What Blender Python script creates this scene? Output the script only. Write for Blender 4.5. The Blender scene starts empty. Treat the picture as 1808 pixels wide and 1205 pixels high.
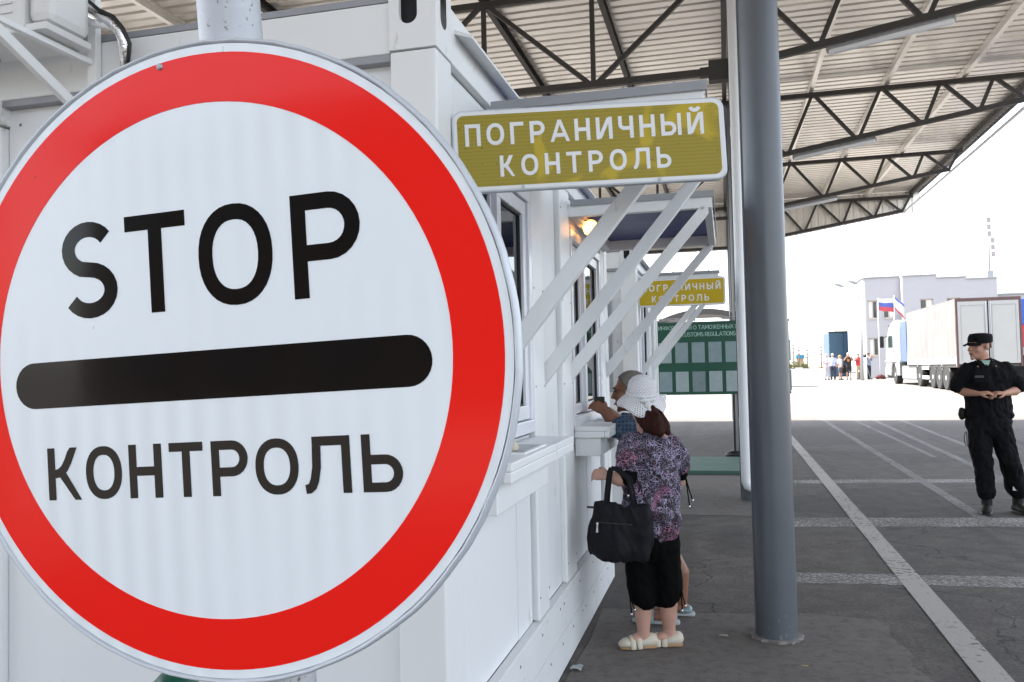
import bpy, bmesh, math, random
import numpy as np
from mathutils import Vector, Matrix, noise as mnoise
R = math.radians
random.seed(7)
scene = bpy.context.scene
col = scene.collection

# ------------------------------------------------------------------ camera, sky, sun, exposure
CAM_H = 1.52
yaw, pitch, roll = R(14.3), R(2.1), R(1.2)
fw = Vector((-math.sin(yaw) * math.cos(pitch), math.cos(yaw) * math.cos(pitch), math.sin(pitch)))
r0 = Vector((math.cos(yaw), math.sin(yaw), 0)); u0 = r0.cross(fw)
rr = r0 * math.cos(roll) - u0 * math.sin(roll); uu = r0 * math.sin(roll) + u0 * math.cos(roll)
cam_data = bpy.data.cameras.new('camera'); cam = bpy.data.objects.new('camera', cam_data)
cam_data.sensor_width = 36.0; cam_data.lens = 36.0 * 1480 / 1808
cam_data.clip_start = 0.05; cam_data.clip_end = 6000
cam.matrix_world = Matrix(((rr.x, uu.x, -fw.x, 0), (rr.y, uu.y, -fw.y, 0), (rr.z, uu.z, -fw.z, CAM_H), (0, 0, 0, 1)))
col.objects.link(cam); scene.camera = cam

# sun stands to the upper left, a little beyond the canopy: shadows fall to the right and slightly towards us
sun_to = Vector((-4.3, 0.9, 6.2)).normalized()          # direction from the ground to the sun
SUN_ELEV = math.asin(sun_to.z); SUN_AZ = math.atan2(sun_to.x, sun_to.y)
world = bpy.data.worlds.new('World'); scene.world = world; world.use_nodes = True
wn = world.node_tree
sky = wn.nodes.new('ShaderNodeTexSky'); sky.sky_type = 'NISHITA'; sky.sun_disc = False
sky.sun_elevation = SUN_ELEV; sky.sun_rotation = SUN_AZ
sky.air_density = 1.0; sky.dust_density = 2.0; sky.ozone_density = 1.0
bg = wn.nodes['Background']; bg.inputs['Strength'].default_value = 0.15
hz = wn.nodes.new('ShaderNodeMix'); hz.data_type = 'RGBA'          # thin even white overcast veil over the blue
hz.inputs['Factor'].default_value = 0.55; hz.inputs['B'].default_value = (3.8, 3.75, 3.68, 1)
wn.links.new(sky.outputs['Color'], hz.inputs['A']); wn.links.new(hz.outputs['Result'], bg.inputs['Color'])
sd = bpy.data.lights.new('sun', 'SUN'); sd.energy = 3.8; sd.angle = R(0.53); sd.color = (1.0, 0.96, 0.9)
so = bpy.data.objects.new('sun', sd); so.rotation_euler = sun_to.to_track_quat('Z', 'Y').to_euler(); col.objects.link(so)
scene.view_settings.view_transform = 'Standard'; scene.view_settings.look = 'None'
scene.view_settings.exposure = 2.30; scene.view_settings.gamma = 1.0
scene.view_settings.use_curve_mapping = False
scene.cycles.max_bounces = 10; scene.cycles.diffuse_bounces = 6

# ------------------------------------------------------------------ helpers
def V(*a): return Vector(a)

class M:
    """collects faces; build() links them as ONE mesh object"""
    def __init__(s): s.v = []; s.f = []
    def add(s, vs, fs):
        b = len(s.v); s.v += [tuple(v) for v in vs]; s.f += [tuple(i + b for i in f) for f in fs]; return s
    def box(s, x0, x1, y0, y1, z0, z1):
        return s.add([(x0,y0,z0),(x1,y0,z0),(x1,y1,z0),(x0,y1,z0),(x0,y0,z1),(x1,y0,z1),(x1,y1,z1),(x0,y1,z1)],
                     [(0,3,2,1),(4,5,6,7),(0,1,5,4),(1,2,6,5),(2,3,7,6),(3,0,4,7)])
    def bar(s, p0, p1, w, h, up=(0,0,1)):
        p0 = Vector(p0); p1 = Vector(p1); t = (p1 - p0).normalized(); sd_ = t.cross(Vector(up))
        if sd_.length < 1e-4: sd_ = t.cross(Vector((1,0,0)))
        sd_.normalize(); u = sd_.cross(t)
        vs = []
        for p in (p0, p1):
            for a, b in ((-1,-1),(1,-1),(1,1),(-1,1)): vs.append(p + sd_ * (a*w/2) + u * (b*h/2))
        return s.add(vs, [(3,2,1,0),(4,5,6,7),(0,1,5,4),(1,2,6,5),(2,3,7,6),(3,0,4,7)])
    def loft(s, pts, n=14, ref=(0,1,0), caps=True, round_=True):
        """pts: (x,y,z,rx,ry); elliptical rings across the path, rx along the side, ry along ref"""
        P = [Vector(p[:3]) for p in pts]; rad = [(p[3], p[4] if len(p) > 4 else p[3]) for p in pts]
        T = []
        for i in range(len(P)):
            a = P[max(0, i-1)]; b = P[min(len(P)-1, i+1)]; T.append((b - a).normalized())
        if caps and round_:
            e0 = min(rad[0]); e1 = min(rad[-1])
            P = [P[0] - T[0]*e0*.75, P[0] - T[0]*e0*.5] + P + [P[-1] + T[-1]*e1*.5, P[-1] + T[-1]*e1*.75]
            rad = [(rad[0][0]*.35, rad[0][1]*.35), (rad[0][0]*.78, rad[0][1]*.78)] + rad + [(rad[-1][0]*.78, rad[-1][1]*.78), (rad[-1][0]*.35, rad[-1][1]*.35)]
            T = [T[0], T[0]] + T + [T[-1], T[-1]]
        vs = []; ref = Vector(ref)
        for p, (rx, ry), t in zip(P, rad, T):
            r_ = ref if abs(t.dot(ref)) < .92 else (Vector((0,0,1)) if abs(t.z) < .9 else Vector((1,0,0)))
            sx = t.cross(r_).normalized(); sy = sx.cross(t).normalized()
            for k in range(n):
                a = 2*math.pi*k/n; vs.append(p + sx*(rx*math.cos(a)) + sy*(ry*math.sin(a)))
        fs = []
        for i in range(len(P)-1):
            for k in range(n):
                k2 = (k+1) % n; fs.append((i*n+k, i*n+k2, (i+1)*n+k2, (i+1)*n+k))
        if caps: fs.append(tuple(range(n-1, -1, -1))); fs.append(tuple((len(P)-1)*n + k for k in range(n)))
        return s.add(vs, fs)
    def tube(s, pts, r, n=10, caps=True):
        return s.loft([(*p, r, r) if not isinstance(r, (list, tuple)) else (*p, r[i], r[i]) for i, p in enumerate(pts)], n, (0.12,0.93,0.34), caps, False)
    def ell(s, c, r, rz=0, n=14, m=9):
        vs = []; c = Vector(c); rot = Matrix.Rotation(rz, 3, 'Z')
        for i in range(1, m):
            th = math.pi*i/m
            for k in range(n):
                a = 2*math.pi*k/n
                vs.append(c + rot @ Vector((r[0]*math.sin(th)*math.cos(a), r[1]*math.sin(th)*math.sin(a), r[2]*math.cos(th))))
        top = len(vs); vs.append(c + Vector((0,0,r[2]))); vs.append(c - Vector((0,0,r[2])))
        fs = []
        for i in range(m-2):
            for k in range(n):
                k2 = (k+1) % n; fs.append((i*n+k, (i+1)*n+k, (i+1)*n+k2, i*n+k2))
        for k in range(n):
            k2 = (k+1) % n; fs.append((top, k, k2)); fs.append((top+1, (m-2)*n+k2, (m-2)*n+k))
        return s.add(vs, fs)
    def lathe(s, prof, c, n=24, ax='Z'):
        """prof: (r, h) pairs along the axis"""
        vs = []; c = Vector(c)
        for r_, h in prof:
            for k in range(n):
                a = 2*math.pi*k/n; p = (r_*math.cos(a), r_*math.sin(a), h)
                if ax == 'X': p = (p[2], p[0], p[1])
                if ax == 'Y': p = (p[0], p[2], p[1])
                vs.append(c + Vector(p))
        fs = []
        for i in range(len(prof)-1):
            for k in range(n):
                k2 = (k+1) % n; fs.append((i*n+k, i*n+k2, (i+1)*n+k2, (i+1)*n+k))
        if prof[0][0] > 1e-6: fs.append(tuple(range(n-1, -1, -1)))
        if prof[-1][0] > 1e-6: fs.append(tuple((len(prof)-1)*n + k for k in range(n)))
        return s.add(vs, fs)
    def prism(s, poly, o, ex, ey, d):
        """flat outline in the frame (o, ex, ey), thickened by the vector d"""
        o = Vector(o); ex = Vector(ex); ey = Vector(ey); d = Vector(d); n = len(poly)
        a = [o + ex*p[0] + ey*p[1] for p in poly]
        return s.add(a + [q + d for q in a], [tuple(range(n-1, -1, -1)), tuple(range(n, 2*n))] + [(i, (i+1) % n, n+(i+1) % n, n+i) for i in range(n)])
    def ring(s, r_in, r_out, o, ex, ey, d, n=96):
        o = Vector(o); ex = Vector(ex); ey = Vector(ey); d = Vector(d); vs = []
        for off in (Vector((0,0,0)), d):
            for r_ in (r_in, r_out):
                for k in range(n):
                    a = 2*math.pi*k/n; vs.append(o + off + ex*(r_*math.cos(a)) + ey*(r_*math.sin(a)))
        fs = []
        for k in range(n):
            j = (k+1) % n
            fs += [(k, j, n+j, n+k), (2*n+k, 3*n+k, 3*n+j, 2*n+j), (k, 2*n+k, 2*n+j, j), (n+k, n+j, 3*n+j, 3*n+k)]
        return s.add(vs, fs)
    def plate_hole(s, o, ex, ey, w, h, cx, cy, hw, hh, n=32):
        """a w x h plate in the frame (o, ex, ey) with a stadium shaped hole"""
        o = Vector(o); ex = Vector(ex); ey = Vector(ey); inn = []; out = []
        for k in range(n):
            a = 2*math.pi*(k+.5)/n; c_, s_ = math.cos(a), math.sin(a)
            e = 4.0
            q = (abs(c_/hw)**e + abs(s_/hh)**e)**(-1/e) if False else None
            # stadium: circle radius hw with straight middle
            y_ = s_*hw + (hh-hw)*(1 if s_ > 0 else -1); inn.append((cx + c_*hw, cy + y_))
            tx = ((w-cx) if c_ > 0 else cx)/max(abs(c_), 1e-6); ty = ((h-cy) if s_ > 0 else cy)/max(abs(s_), 1e-6)
            t = min(tx, ty); out.append((cx + c_*t, cy + s_*t))
        corners = [(0,0),(w,0),(w,h),(0,h)]
        for cr in corners:
            k = min(range(n), key=lambda i: (out[i][0]-cr[0])**2 + (out[i][1]-cr[1])**2); out[k] = cr
        vs = [o + ex*p[0] + ey*p[1] for p in inn + out]
        return s.add(vs, [(k, n+k, n+(k+1) % n, (k+1) % n) for k in range(n)])
    def mesh(s, name):
        me = bpy.data.meshes.new(name); me.from_pydata(s.v, [], s.f); me.update(); return me
    def build(s, name, mat, parent=None, smooth=False, bevel=0.0, fix=True):
        me = s.mesh(name)
        if fix:
            b = bmesh.new(); b.from_mesh(me); bmesh.ops.recalc_face_normals(b, faces=b.faces); b.to_mesh(me); b.free()
        return put(name, me, mat, parent, smooth, bevel)

def put(name, me, mat, parent=None, smooth=False, bevel=0.0):
    o = bpy.data.objects.new(name, me); col.objects.link(o)
    if mat is not None: me.materials.append(mat)
    if parent is not None:
        o.parent = parent; o.matrix_parent_inverse = parent_inv(parent)
    if smooth is True:
        me.polygons.foreach_set('use_smooth', [True]*len(me.polygons))
    elif smooth:
        me.polygons.foreach_set('use_smooth', [True]*len(me.polygons)); me.set_sharp_from_angle(angle=R(smooth))
    if bevel:
        md = o.modifiers.new('edge', 'BEVEL'); md.width = bevel; md.segments = 2; md.limit_method = 'ANGLE'; md.angle_limit = R(40)
    return o

def world_of(o):
    m = o.matrix_basis.copy()
    if o.parent is not None: m = world_of(o.parent) @ o.matrix_parent_inverse @ m
    return m
def parent_inv(p): return world_of(p).inverted()

def tag(o, label=None, cat=None, group=None, kind=None):
    if label: o['label'] = label
    if cat: o['category'] = cat
    if group: o['group'] = group
    if kind: o['kind'] = kind
    return o
def thing(name, loc, label, cat, group=None):
    o = bpy.data.objects.new(name, None); o.empty_display_size = .1; o.location = loc; col.objects.link(o)
    return tag(o, label, cat, group)
def copy_tree(o, parent=None):
    c = o.copy(); col.objects.link(c)
    if parent is not None: c.parent = parent
    for ch in [x for x in o.children]: copy_tree(ch, c)
    return c

def box(name, mat, b, parent=None, bevel=0.0): return M().box(*b).build(name, mat, parent, False, bevel, False)

def blob(name, m, mat, parent=None, voxel=.008, smooth=3, wrinkle=0.0, wscale=(9,9,5), seed=0):
    """one continuous surface grown from overlapping closed lofts"""
    me = m.mesh('tmp'); b = bmesh.new(); b.from_mesh(me); bmesh.ops.recalc_face_normals(b, faces=b.faces); b.to_mesh(me); b.free()
    o = bpy.data.objects.new('tmp', me); col.objects.link(o)
    md = o.modifiers.new('r', 'REMESH'); md.mode = 'VOXEL'; md.voxel_size = voxel
    dg = bpy.context.evaluated_depsgraph_get(); dg.update()
    me2 = bpy.data.meshes.new_from_object(o.evaluated_get(dg)); bpy.data.objects.remove(o); bpy.data.meshes.remove(me)
    nv = len(me2.vertices); co = np.empty(nv*3); me2.vertices.foreach_get('co', co); co = co.reshape(-1, 3)
    ed = np.empty(len(me2.edges)*2, dtype=np.int64); me2.edges.foreach_get('vertices', ed); ed = ed.reshape(-1, 2)
    deg = np.bincount(ed.ravel(), minlength=nv).astype(float)[:, None]; deg[deg == 0] = 1
    for it in range(smooth):
        for lam in (.6, -.3):
            acc = np.zeros_like(co); np.add.at(acc, ed[:, 0], co[ed[:, 1]]); np.add.at(acc, ed[:, 1], co[ed[:, 0]])
            co = co + lam*(acc/deg - co)
    me2.vertices.foreach_set('co', co.ravel()); me2.update()
    if wrinkle:
        nm = np.empty(nv*3); me2.vertices.foreach_get('normal', nm); nm = nm.reshape(-1, 3)
        off = Vector((seed*3.1, seed*1.7, 0))
        d = np.array([mnoise.fractal(Vector((c[0]*wscale[0], c[1]*wscale[1], c[2]*wscale[2] + .8*math.sin(c[0]*12))) + off, .6, 2.0, 3) for c in co])
        co = co + nm*(d*wrinkle)[:, None]
        me2.vertices.foreach_set('co', co.ravel()); me2.update()
    me2.materials.clear()
    return put(name, me2, mat, parent, True)

# ------------------------------------------------------------------ materials
def N(nt, t, **kw):
    n = nt.nodes.new(t)
    for k, v in kw.items(): setattr(n, k, v)
    return n
def coords(nt, scale=1.0, kind='Object'):
    tc = N(nt, 'ShaderNodeTexCoord'); mp = N(nt, 'ShaderNodeMapping')
    mp.inputs['Scale'].default_value = scale if isinstance(scale, tuple) else (scale,)*3
    nt.links.new(tc.outputs[kind], mp.inputs['Vector']); return mp.outputs['Vector']
def mix(nt, fac, a, b):
    m = N(nt, 'ShaderNodeMix', data_type='RGBA')
    for sock, v in ((m.inputs['Factor'], fac), (m.inputs['A'], a), (m.inputs['B'], b)):
        if hasattr(v, 'is_linked') or isinstance(v, bpy.types.NodeSocket): nt.links.new(v, sock)
        elif isinstance(v, (int, float)): sock.default_value = v
        else: sock.default_value = (*v[:3], 1)
    return m.outputs['Result']
def ramp(nt, fac, p0, p1, c0=(0,0,0), c1=(1,1,1)):
    r_ = N(nt, 'ShaderNodeValToRGB'); e = r_.color_ramp.elements
    e[0].position = p0; e[1].position = p1; e[0].color = (*c0, 1); e[1].color = (*c1, 1)
    nt.links.new(fac, r_.inputs['Fac']); return r_.outputs['Color']
def noise_tex(nt, vec, scale, detail=4, rough=.55, dist=0.0):
    n = N(nt, 'ShaderNodeTexNoise'); n.inputs['Scale'].default_value = scale; n.inputs['Detail'].default_value = detail
    n.inputs['Roughness'].default_value = rough; n.inputs['Distortion'].default_value = dist
    nt.links.new(vec, n.inputs['Vector']); return n.outputs['Fac']
def base_mat(name):
    m = bpy.data.materials.new(name); m.use_nodes = True; nt = m.node_tree
    return m, nt, nt.nodes['Principled BSDF']
def bump(nt, bs, h, strength, dist=.01):
    b = N(nt, 'ShaderNodeBump'); b.inputs['Strength'].default_value = strength; b.inputs['Distance'].default_value = dist
    nt.links.new(h, b.inputs['Height']); nt.links.new(b.outputs['Normal'], bs.inputs['Normal'])

def paint(name, c, rough=.5, metal=0.0, var=.12, scale=3.0, dirt=None, dirt_amt=(.55, .75), bmp=0.0, bscale=60, spec=.5, coords_kind='Object', stretch=(1,1,1)):
    """painted or plain surface: tone variation, optional dirt specks, fine relief"""
    m, nt, bs = base_mat(name)
    vec = coords(nt, stretch, coords_kind)
    n1 = noise_tex(nt, vec, scale, 5, .6)
    dark = tuple(x*(1-var) for x in c); light = tuple(min(1, x*(1+var*.6)) for x in c)
    cc = mix(nt, n1, dark, light)
    if dirt:
        n2 = noise_tex(nt, vec, scale*6, 6, .7, .3)
        cc = mix(nt, ramp(nt, n2, *dirt_amt), cc, dirt)
    nt.links.new(cc, bs.inputs['Base Color'])
    rg = N(nt, 'ShaderNodeMapRange'); rg.inputs['To Min'].default_value = max(.02, rough*.8); rg.inputs['To Max'].default_value = min(1, rough*1.25)
    nt.links.new(noise_tex(nt, vec, scale*2.3, 3), rg.inputs['Value']); nt.links.new(rg.outputs['Result'], bs.inputs['Roughness'])
    bs.inputs['Metallic'].default_value = metal; bs.inputs['Specular IOR Level'].default_value = spec
    if bmp: bump(nt, bs, noise_tex(nt, vec, bscale, 4), bmp, .004)
    return m

def asphalt_mat():
    m, nt, bs = base_mat('asphalt')
    vec = coords(nt, 1.0)
    big = noise_tex(nt, vec, .35, 5, .6, .4); fine = noise_tex(nt, vec, 42, 5, .8); mid = noise_tex(nt, vec, 5, 5, .65)
    c = mix(nt, big, (.050,.044,.040), (.106,.094,.085))
    c = mix(nt, ramp(nt, mid, .42, .7), c, (.124,.110,.100))
    c = mix(nt, ramp(nt, fine, .56, .72), c, (.21,.19,.175)); c = mix(nt, ramp(nt, fine, .34, .46), (.024,.021,.019), c)
    # tyre marks along the lanes, hairline cracks, darker repair patches
    tv_ = coords(nt, (1.5, .05, 1)); tyre = ramp(nt, noise_tex(nt, tv_, 1.6, 3, .5), .56, .72)
    tm = N(nt, 'ShaderNodeMath', operation='MULTIPLY'); nt.links.new(tyre, tm.inputs[0]); tm.inputs[1].default_value = .45
    c = mix(nt, tm.outputs[0], c, (.034,.031,.030))
    cw = N(nt, 'ShaderNodeTexNoise'); cw.inputs['Scale'].default_value = 1.6; cw.inputs['Detail'].default_value = 5; nt.links.new(vec, cw.inputs['Vector'])
    cv = N(nt, 'ShaderNodeVectorMath', operation='MULTIPLY_ADD'); nt.links.new(cw.outputs['Color'], cv.inputs[0]); cv.inputs[1].default_value = (.9,)*3; nt.links.new(vec, cv.inputs[2])
    ck = N(nt, 'ShaderNodeTexVoronoi'); ck.feature = 'DISTANCE_TO_EDGE'; ck.inputs['Scale'].default_value = .42; nt.links.new(cv.outputs[0], ck.inputs['Vector'])
    c = mix(nt, ramp(nt, ck.outputs['Distance'], .0006, .0026), (.018,.017,.016), c)
    pv = N(nt, 'ShaderNodeTexVoronoi'); pv.inputs['Scale'].default_value = .3; nt.links.new(cv.outputs[0], pv.inputs['Vector'])
    ps = N(nt, 'ShaderNodeSeparateColor'); nt.links.new(pv.outputs['Color'], ps.inputs[0]); pt = N(nt, 'ShaderNodeMath', operation='MULTIPLY'); nt.links.new(ramp(nt, ps.outputs[0], .70, .72), pt.inputs[0]); pt.inputs[1].default_value = .35
    c = mix(nt, pt.outputs[0], c, (.040,.037,.035))
    ol = N(nt, 'ShaderNodeMath', operation='MULTIPLY'); nt.links.new(ramp(nt, noise_tex(nt, vec, 1.7, 4, .6, .5), .62, .72), ol.inputs[0]); ol.inputs[1].default_value = .55
    c = mix(nt, ol.outputs[0], c, (.026,.023,.021))
    # dark smudge on the walkway between the columns
    tc = N(nt, 'ShaderNodeTexCoord'); mp = N(nt, 'ShaderNodeMapping'); mp.vector_type = 'TEXTURE'
    mp.inputs['Location'].default_value = (.0, 7.7, 0); mp.inputs['Scale'].default_value = (.42, 1.15, 1)
    nt.links.new(tc.outputs['Object'], mp.inputs['Vector'])
    ln = N(nt, 'ShaderNodeVectorMath', operation='LENGTH'); nt.links.new(mp.outputs['Vector'], ln.inputs[0])
    ad = N(nt, 'ShaderNodeMath', operation='MULTIPLY_ADD'); nt.links.new(mid, ad.inputs[0]); ad.inputs[1].default_value = .6; nt.links.new(ln.outputs['Value'], ad.inputs[2])
    st = ramp(nt, ad.outputs[0], .55, 1.25, (1,1,1), (0,0,0))
    c = mix(nt, mix(nt, .5, (0,0,0), st), c, (.018,.017,.016))
    # ground outside the canopy painted paler, to read sunlit and bounce light up
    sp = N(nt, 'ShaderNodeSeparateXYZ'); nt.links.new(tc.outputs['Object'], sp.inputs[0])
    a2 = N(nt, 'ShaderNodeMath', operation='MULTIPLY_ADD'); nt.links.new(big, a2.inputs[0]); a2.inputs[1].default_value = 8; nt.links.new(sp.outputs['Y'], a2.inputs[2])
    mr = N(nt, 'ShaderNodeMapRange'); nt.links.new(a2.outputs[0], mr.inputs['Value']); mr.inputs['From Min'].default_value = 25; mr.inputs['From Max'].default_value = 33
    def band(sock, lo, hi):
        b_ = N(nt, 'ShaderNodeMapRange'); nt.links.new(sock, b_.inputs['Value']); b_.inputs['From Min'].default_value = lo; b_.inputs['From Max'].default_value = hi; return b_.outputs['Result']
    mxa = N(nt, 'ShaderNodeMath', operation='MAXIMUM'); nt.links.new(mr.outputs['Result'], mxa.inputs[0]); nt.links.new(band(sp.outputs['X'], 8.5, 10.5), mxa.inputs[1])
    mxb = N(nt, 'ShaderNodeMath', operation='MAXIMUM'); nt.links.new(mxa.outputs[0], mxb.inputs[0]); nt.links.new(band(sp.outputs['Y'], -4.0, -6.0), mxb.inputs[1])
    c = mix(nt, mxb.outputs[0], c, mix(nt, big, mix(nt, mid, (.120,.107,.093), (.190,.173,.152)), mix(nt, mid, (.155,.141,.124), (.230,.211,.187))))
    nt.links.new(c, bs.inputs['Base Color']); bs.inputs['Roughness'].default_value = .85
    bump(nt, bs, fine, .8, .008)
    return m

def worn_paint(name, c, cover, scale=14, op=1.0, soft=.1):
    """road paint worn through to the asphalt in patches"""
    m, nt, bs = base_mat(name)
    vec = coords(nt, 1.0); a = noise_tex(nt, vec, scale, 6, .75); b = noise_tex(nt, vec, 1.3, 3)
    c2 = mix(nt, a, tuple(x*.75 for x in c), c); nt.links.new(c2, bs.inputs['Base Color']); bs.inputs['Roughness'].default_value = .8
    ad = N(nt, 'ShaderNodeMath', operation='MULTIPLY_ADD'); nt.links.new(b, ad.inputs[0]); ad.inputs[1].default_value = .35; nt.links.new(a, ad.inputs[2])
    f0 = ramp(nt, ad.outputs[0], cover, cover + soft)
    mo = N(nt, 'ShaderNodeMapRange'); nt.links.new(f0, mo.inputs['Value']); mo.inputs['To Min'].default_value = 1-op; f = mo.outputs['Result']
    tr = N(nt, 'ShaderNodeBsdfTransparent'); mx = N(nt, 'ShaderNodeMixShader')
    nt.links.new(f, mx.inputs[0]); nt.links.new(bs.outputs[0], mx.inputs[1]); nt.links.new(tr.outputs[0], mx.inputs[2])
    out = nt.nodes['Material Output']; nt.links.new(mx.outputs[0], out.inputs['Surface'])
    return m

def glass_mat(name, tint=(.55,.62,.62), refl=.12):
    m = bpy.data.materials.new(name); m.use_nodes = True; nt = m.node_tree; nt.nodes.clear()
    out = N(nt, 'ShaderNodeOutputMaterial'); tr = N(nt, 'ShaderNodeBsdfTransparent'); gl = N(nt, 'ShaderNodeBsdfGlossy'); mx = N(nt, 'ShaderNodeMixShader')
    tr.inputs['Color'].default_value = (*tint, 1); gl.inputs['Roughness'].default_value = .02
    fr = N(nt, 'ShaderNodeFresnel'); fr.inputs['IOR'].default_value = 1.5
    ad = N(nt, 'ShaderNodeMath', operation='ADD'); ad.inputs[1].default_value = refl; nt.links.new(fr.outputs[0], ad.inputs[0])
    nt.links.new(ad.outputs[0], mx.inputs[0]); nt.links.new(tr.outputs[0], mx.inputs[1]); nt.links.new(gl.outputs[0], mx.inputs[2])
    nt.links.new(mx.outputs[0], out.inputs['Surface']); return m

def film_mat(name, c, rough, stripes=0.0, spec=.5):
    """reflective sign film: faint weave and vertical bands of the sheeting"""
    m, nt, bs = base_mat(name)
    vec = coords(nt, 1.0, 'Object')
    n1 = noise_tex(nt, vec, 6, 4); cc = mix(nt, n1, tuple(x*.95 for x in c), c)
    if stripes:
        w = N(nt, 'ShaderNodeTexWave'); w.bands_direction = 'X'; w.inputs['Scale'].default_value = 9.5; w.inputs['Distortion'].default_value = .6
        nt.links.new(vec, w.inputs['Vector'])
        msk = N(nt, 'ShaderNodeMath', operation='MULTIPLY'); nt.links.new(w.outputs['Fac'], msk.inputs[0]); nt.links.new(ramp(nt, noise_tex(nt, vec, 2.6, 2), .42, .62), msk.inputs[1])
        m2 = N(nt, 'ShaderNodeMath', operation='MULTIPLY'); nt.links.new(msk.outputs[0], m2.inputs[0]); m2.inputs[1].default_value = stripes
        cc = mix(nt, m2.outputs[0], cc, tuple(x*.82 for x in c))
    sp = noise_tex(nt, vec, 38, 3, .6)
    cc = mix(nt, ramp(nt, sp, .735, .76), cc, tuple(x*.45 for x in c))
    nt.links.new(cc, bs.inputs['Base Color']); bs.inputs['Roughness'].default_value = rough; bs.inputs['Specular IOR Level'].default_value = spec
    bump(nt, bs, noise_tex(nt, vec, 3.5, 2), .25, .012)
    return m

MAT = {}
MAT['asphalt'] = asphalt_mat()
MAT['concrete'] = paint('concrete', (.150,.134,.121), .9, 0, .35, 2.5, (.085,.076,.069), (.46,.70), .6, 60)
MAT['line'] = worn_paint('line_paint', (.46,.435,.40), .70, 22, .95, .16)
MAT['line_thin'] = worn_paint('line_paint_thin', (.36,.35,.335), .66, 24, .6, .25)
MAT['hatch'] = worn_paint('hatch_paint', (.52,.51,.49), .54, 34, .85, .26)
MAT['field'] = paint('dry_grass', (.42,.31,.13), .95, 0, .4, .2, (.25,.22,.08), (.5,.7))
MAT['white_paint'] = paint('white_paint', (.77,.785,.79), .42, 0, .07, 1.6, (.34,.30,.25), (.63,.80), .06, 40, stretch=(1,1,.35))
MAT['white_panel'] = paint('white_panel', (.75,.765,.775), .5, 0, .09, 1.2, (.38,.34,.29), (.61,.80), .07, 30, stretch=(1,1,.22))
MAT['white_skirt'] = paint('white_skirt', (.70,.712,.715), .55, 0, .16, 2.0, (.30,.275,.245), (.60,.78), .12, 30)
MAT['pvc'] = paint('white_plastic', (.74,.755,.80), .25, 0, .03, 2)
MAT['grey_trim'] = paint('grey_trim', (.30,.31,.33), .5, .2, .15, 4)
MAT['gap'] = paint('dark_seal_and_shade', (.03,.03,.032), .7, 0, .1, 5)
MAT['interior'] = paint('booth_interior', (.12,.13,.13), .9, 0, .1, 2)
MAT['curtain'] = paint('curtain_cloth', (.42,.45,.45), .9, 0, .15, 4)
MAT['glass'] = glass_mat('window_glass')
MAT['blue_sheet'] = paint('blue_plastic_sheet', (.012,.030,.20), .3, 0, .2, 3, spec=.2)
MAT['galv'] = paint('galvanised_steel', (.46,.48,.51), .5, .35, .22, 14, (.13,.08,.055), (.60,.68), .2, 90)
MAT['rim'] = paint('sign_rim', (.56,.60,.65), .4, .15, .10, 20, (.12,.09,.07), (.69,.75), .1, 120)
MAT['film_white'] = film_mat('film_white', (.80,.855,.89), .30, .5)
MAT['film_red'] = film_mat('film_red', (.88,.016,.010), .12, .0, .20)
MAT['film_black'] = film_mat('film_black', (.005,.004,.004), .10, 0, .27)
MAT['film_yellow'] = film_mat('film_yellow', (.36,.28,.015), .25, .0, .3)
MAT['film_letter'] = film_mat('film_letter', (.72,.73,.74), .35)
MAT['film_yellow_bright'] = film_mat('film_yellow_bright', (.50,.36,.015), .3, 0, .25)
MAT['column'] = paint('grey_column_paint', (.115,.128,.145), .34, .1, .16, 3, (.20,.20,.20), (.70,.75), .10, 50)
MAT['steel'] = paint('dark_steel_paint', (.050,.046,.043), .55, .1, .2, 6)
MAT['deck'] = paint('roof_sheet', (.95,.925,.88), .33, .70, .06, .8, (.60,.56,.50), (.70,.85))
MAT['pipe_white'] = paint('white_pipe', (.74,.76,.79), .35, 0, .06, 3)
MAT['green'] = paint('green_paint', (.005,.075,.045), .35, 0, .15, 2)
MAT['green_floor'] = paint('green_floor_paint', (.055,.125,.095), .7, 0, .2, 3, (.13,.13,.12), (.6,.75))
MAT['paper'] = paint('paper_sheet', (.24,.34,.36), .25, 0, .25, 9)
MAT['board_text'] = paint('board_lettering', (.30,.50,.43), .5, 0, .05, 3)
MAT['black'] = paint('black_plastic', (.012,.012,.013), .45, 0, .2, 8)
MAT['rubber'] = paint('tyre_rubber', (.02,.02,.02), .8, 0, .25, 8)
MAT['ac'] = paint('appliance_casing', (.66,.665,.66), .4, 0, .05, 3, (.38,.36,.33), (.72,.80))
MAT['foil'] = paint('foil_wrap', (.70,.70,.70), .18, 1.0, .2, 30, None, (.5,.6), 1.0, 70)
MAT['tray'] = paint('steel_tray', (.22,.23,.24), .3, .8, .2, 8)
MAT['wall_far'] = paint('rendered_wall', (.38,.38,.40), .9, 0, .05, .6)
MAT['lamp_grey'] = paint('lamp_post_grey', (.38,.39,.40), .6, .1, .1, 4)
MAT['cream'] = paint('cream_cloth', (.62,.55,.42), .8, 0, .15, 20)

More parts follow.
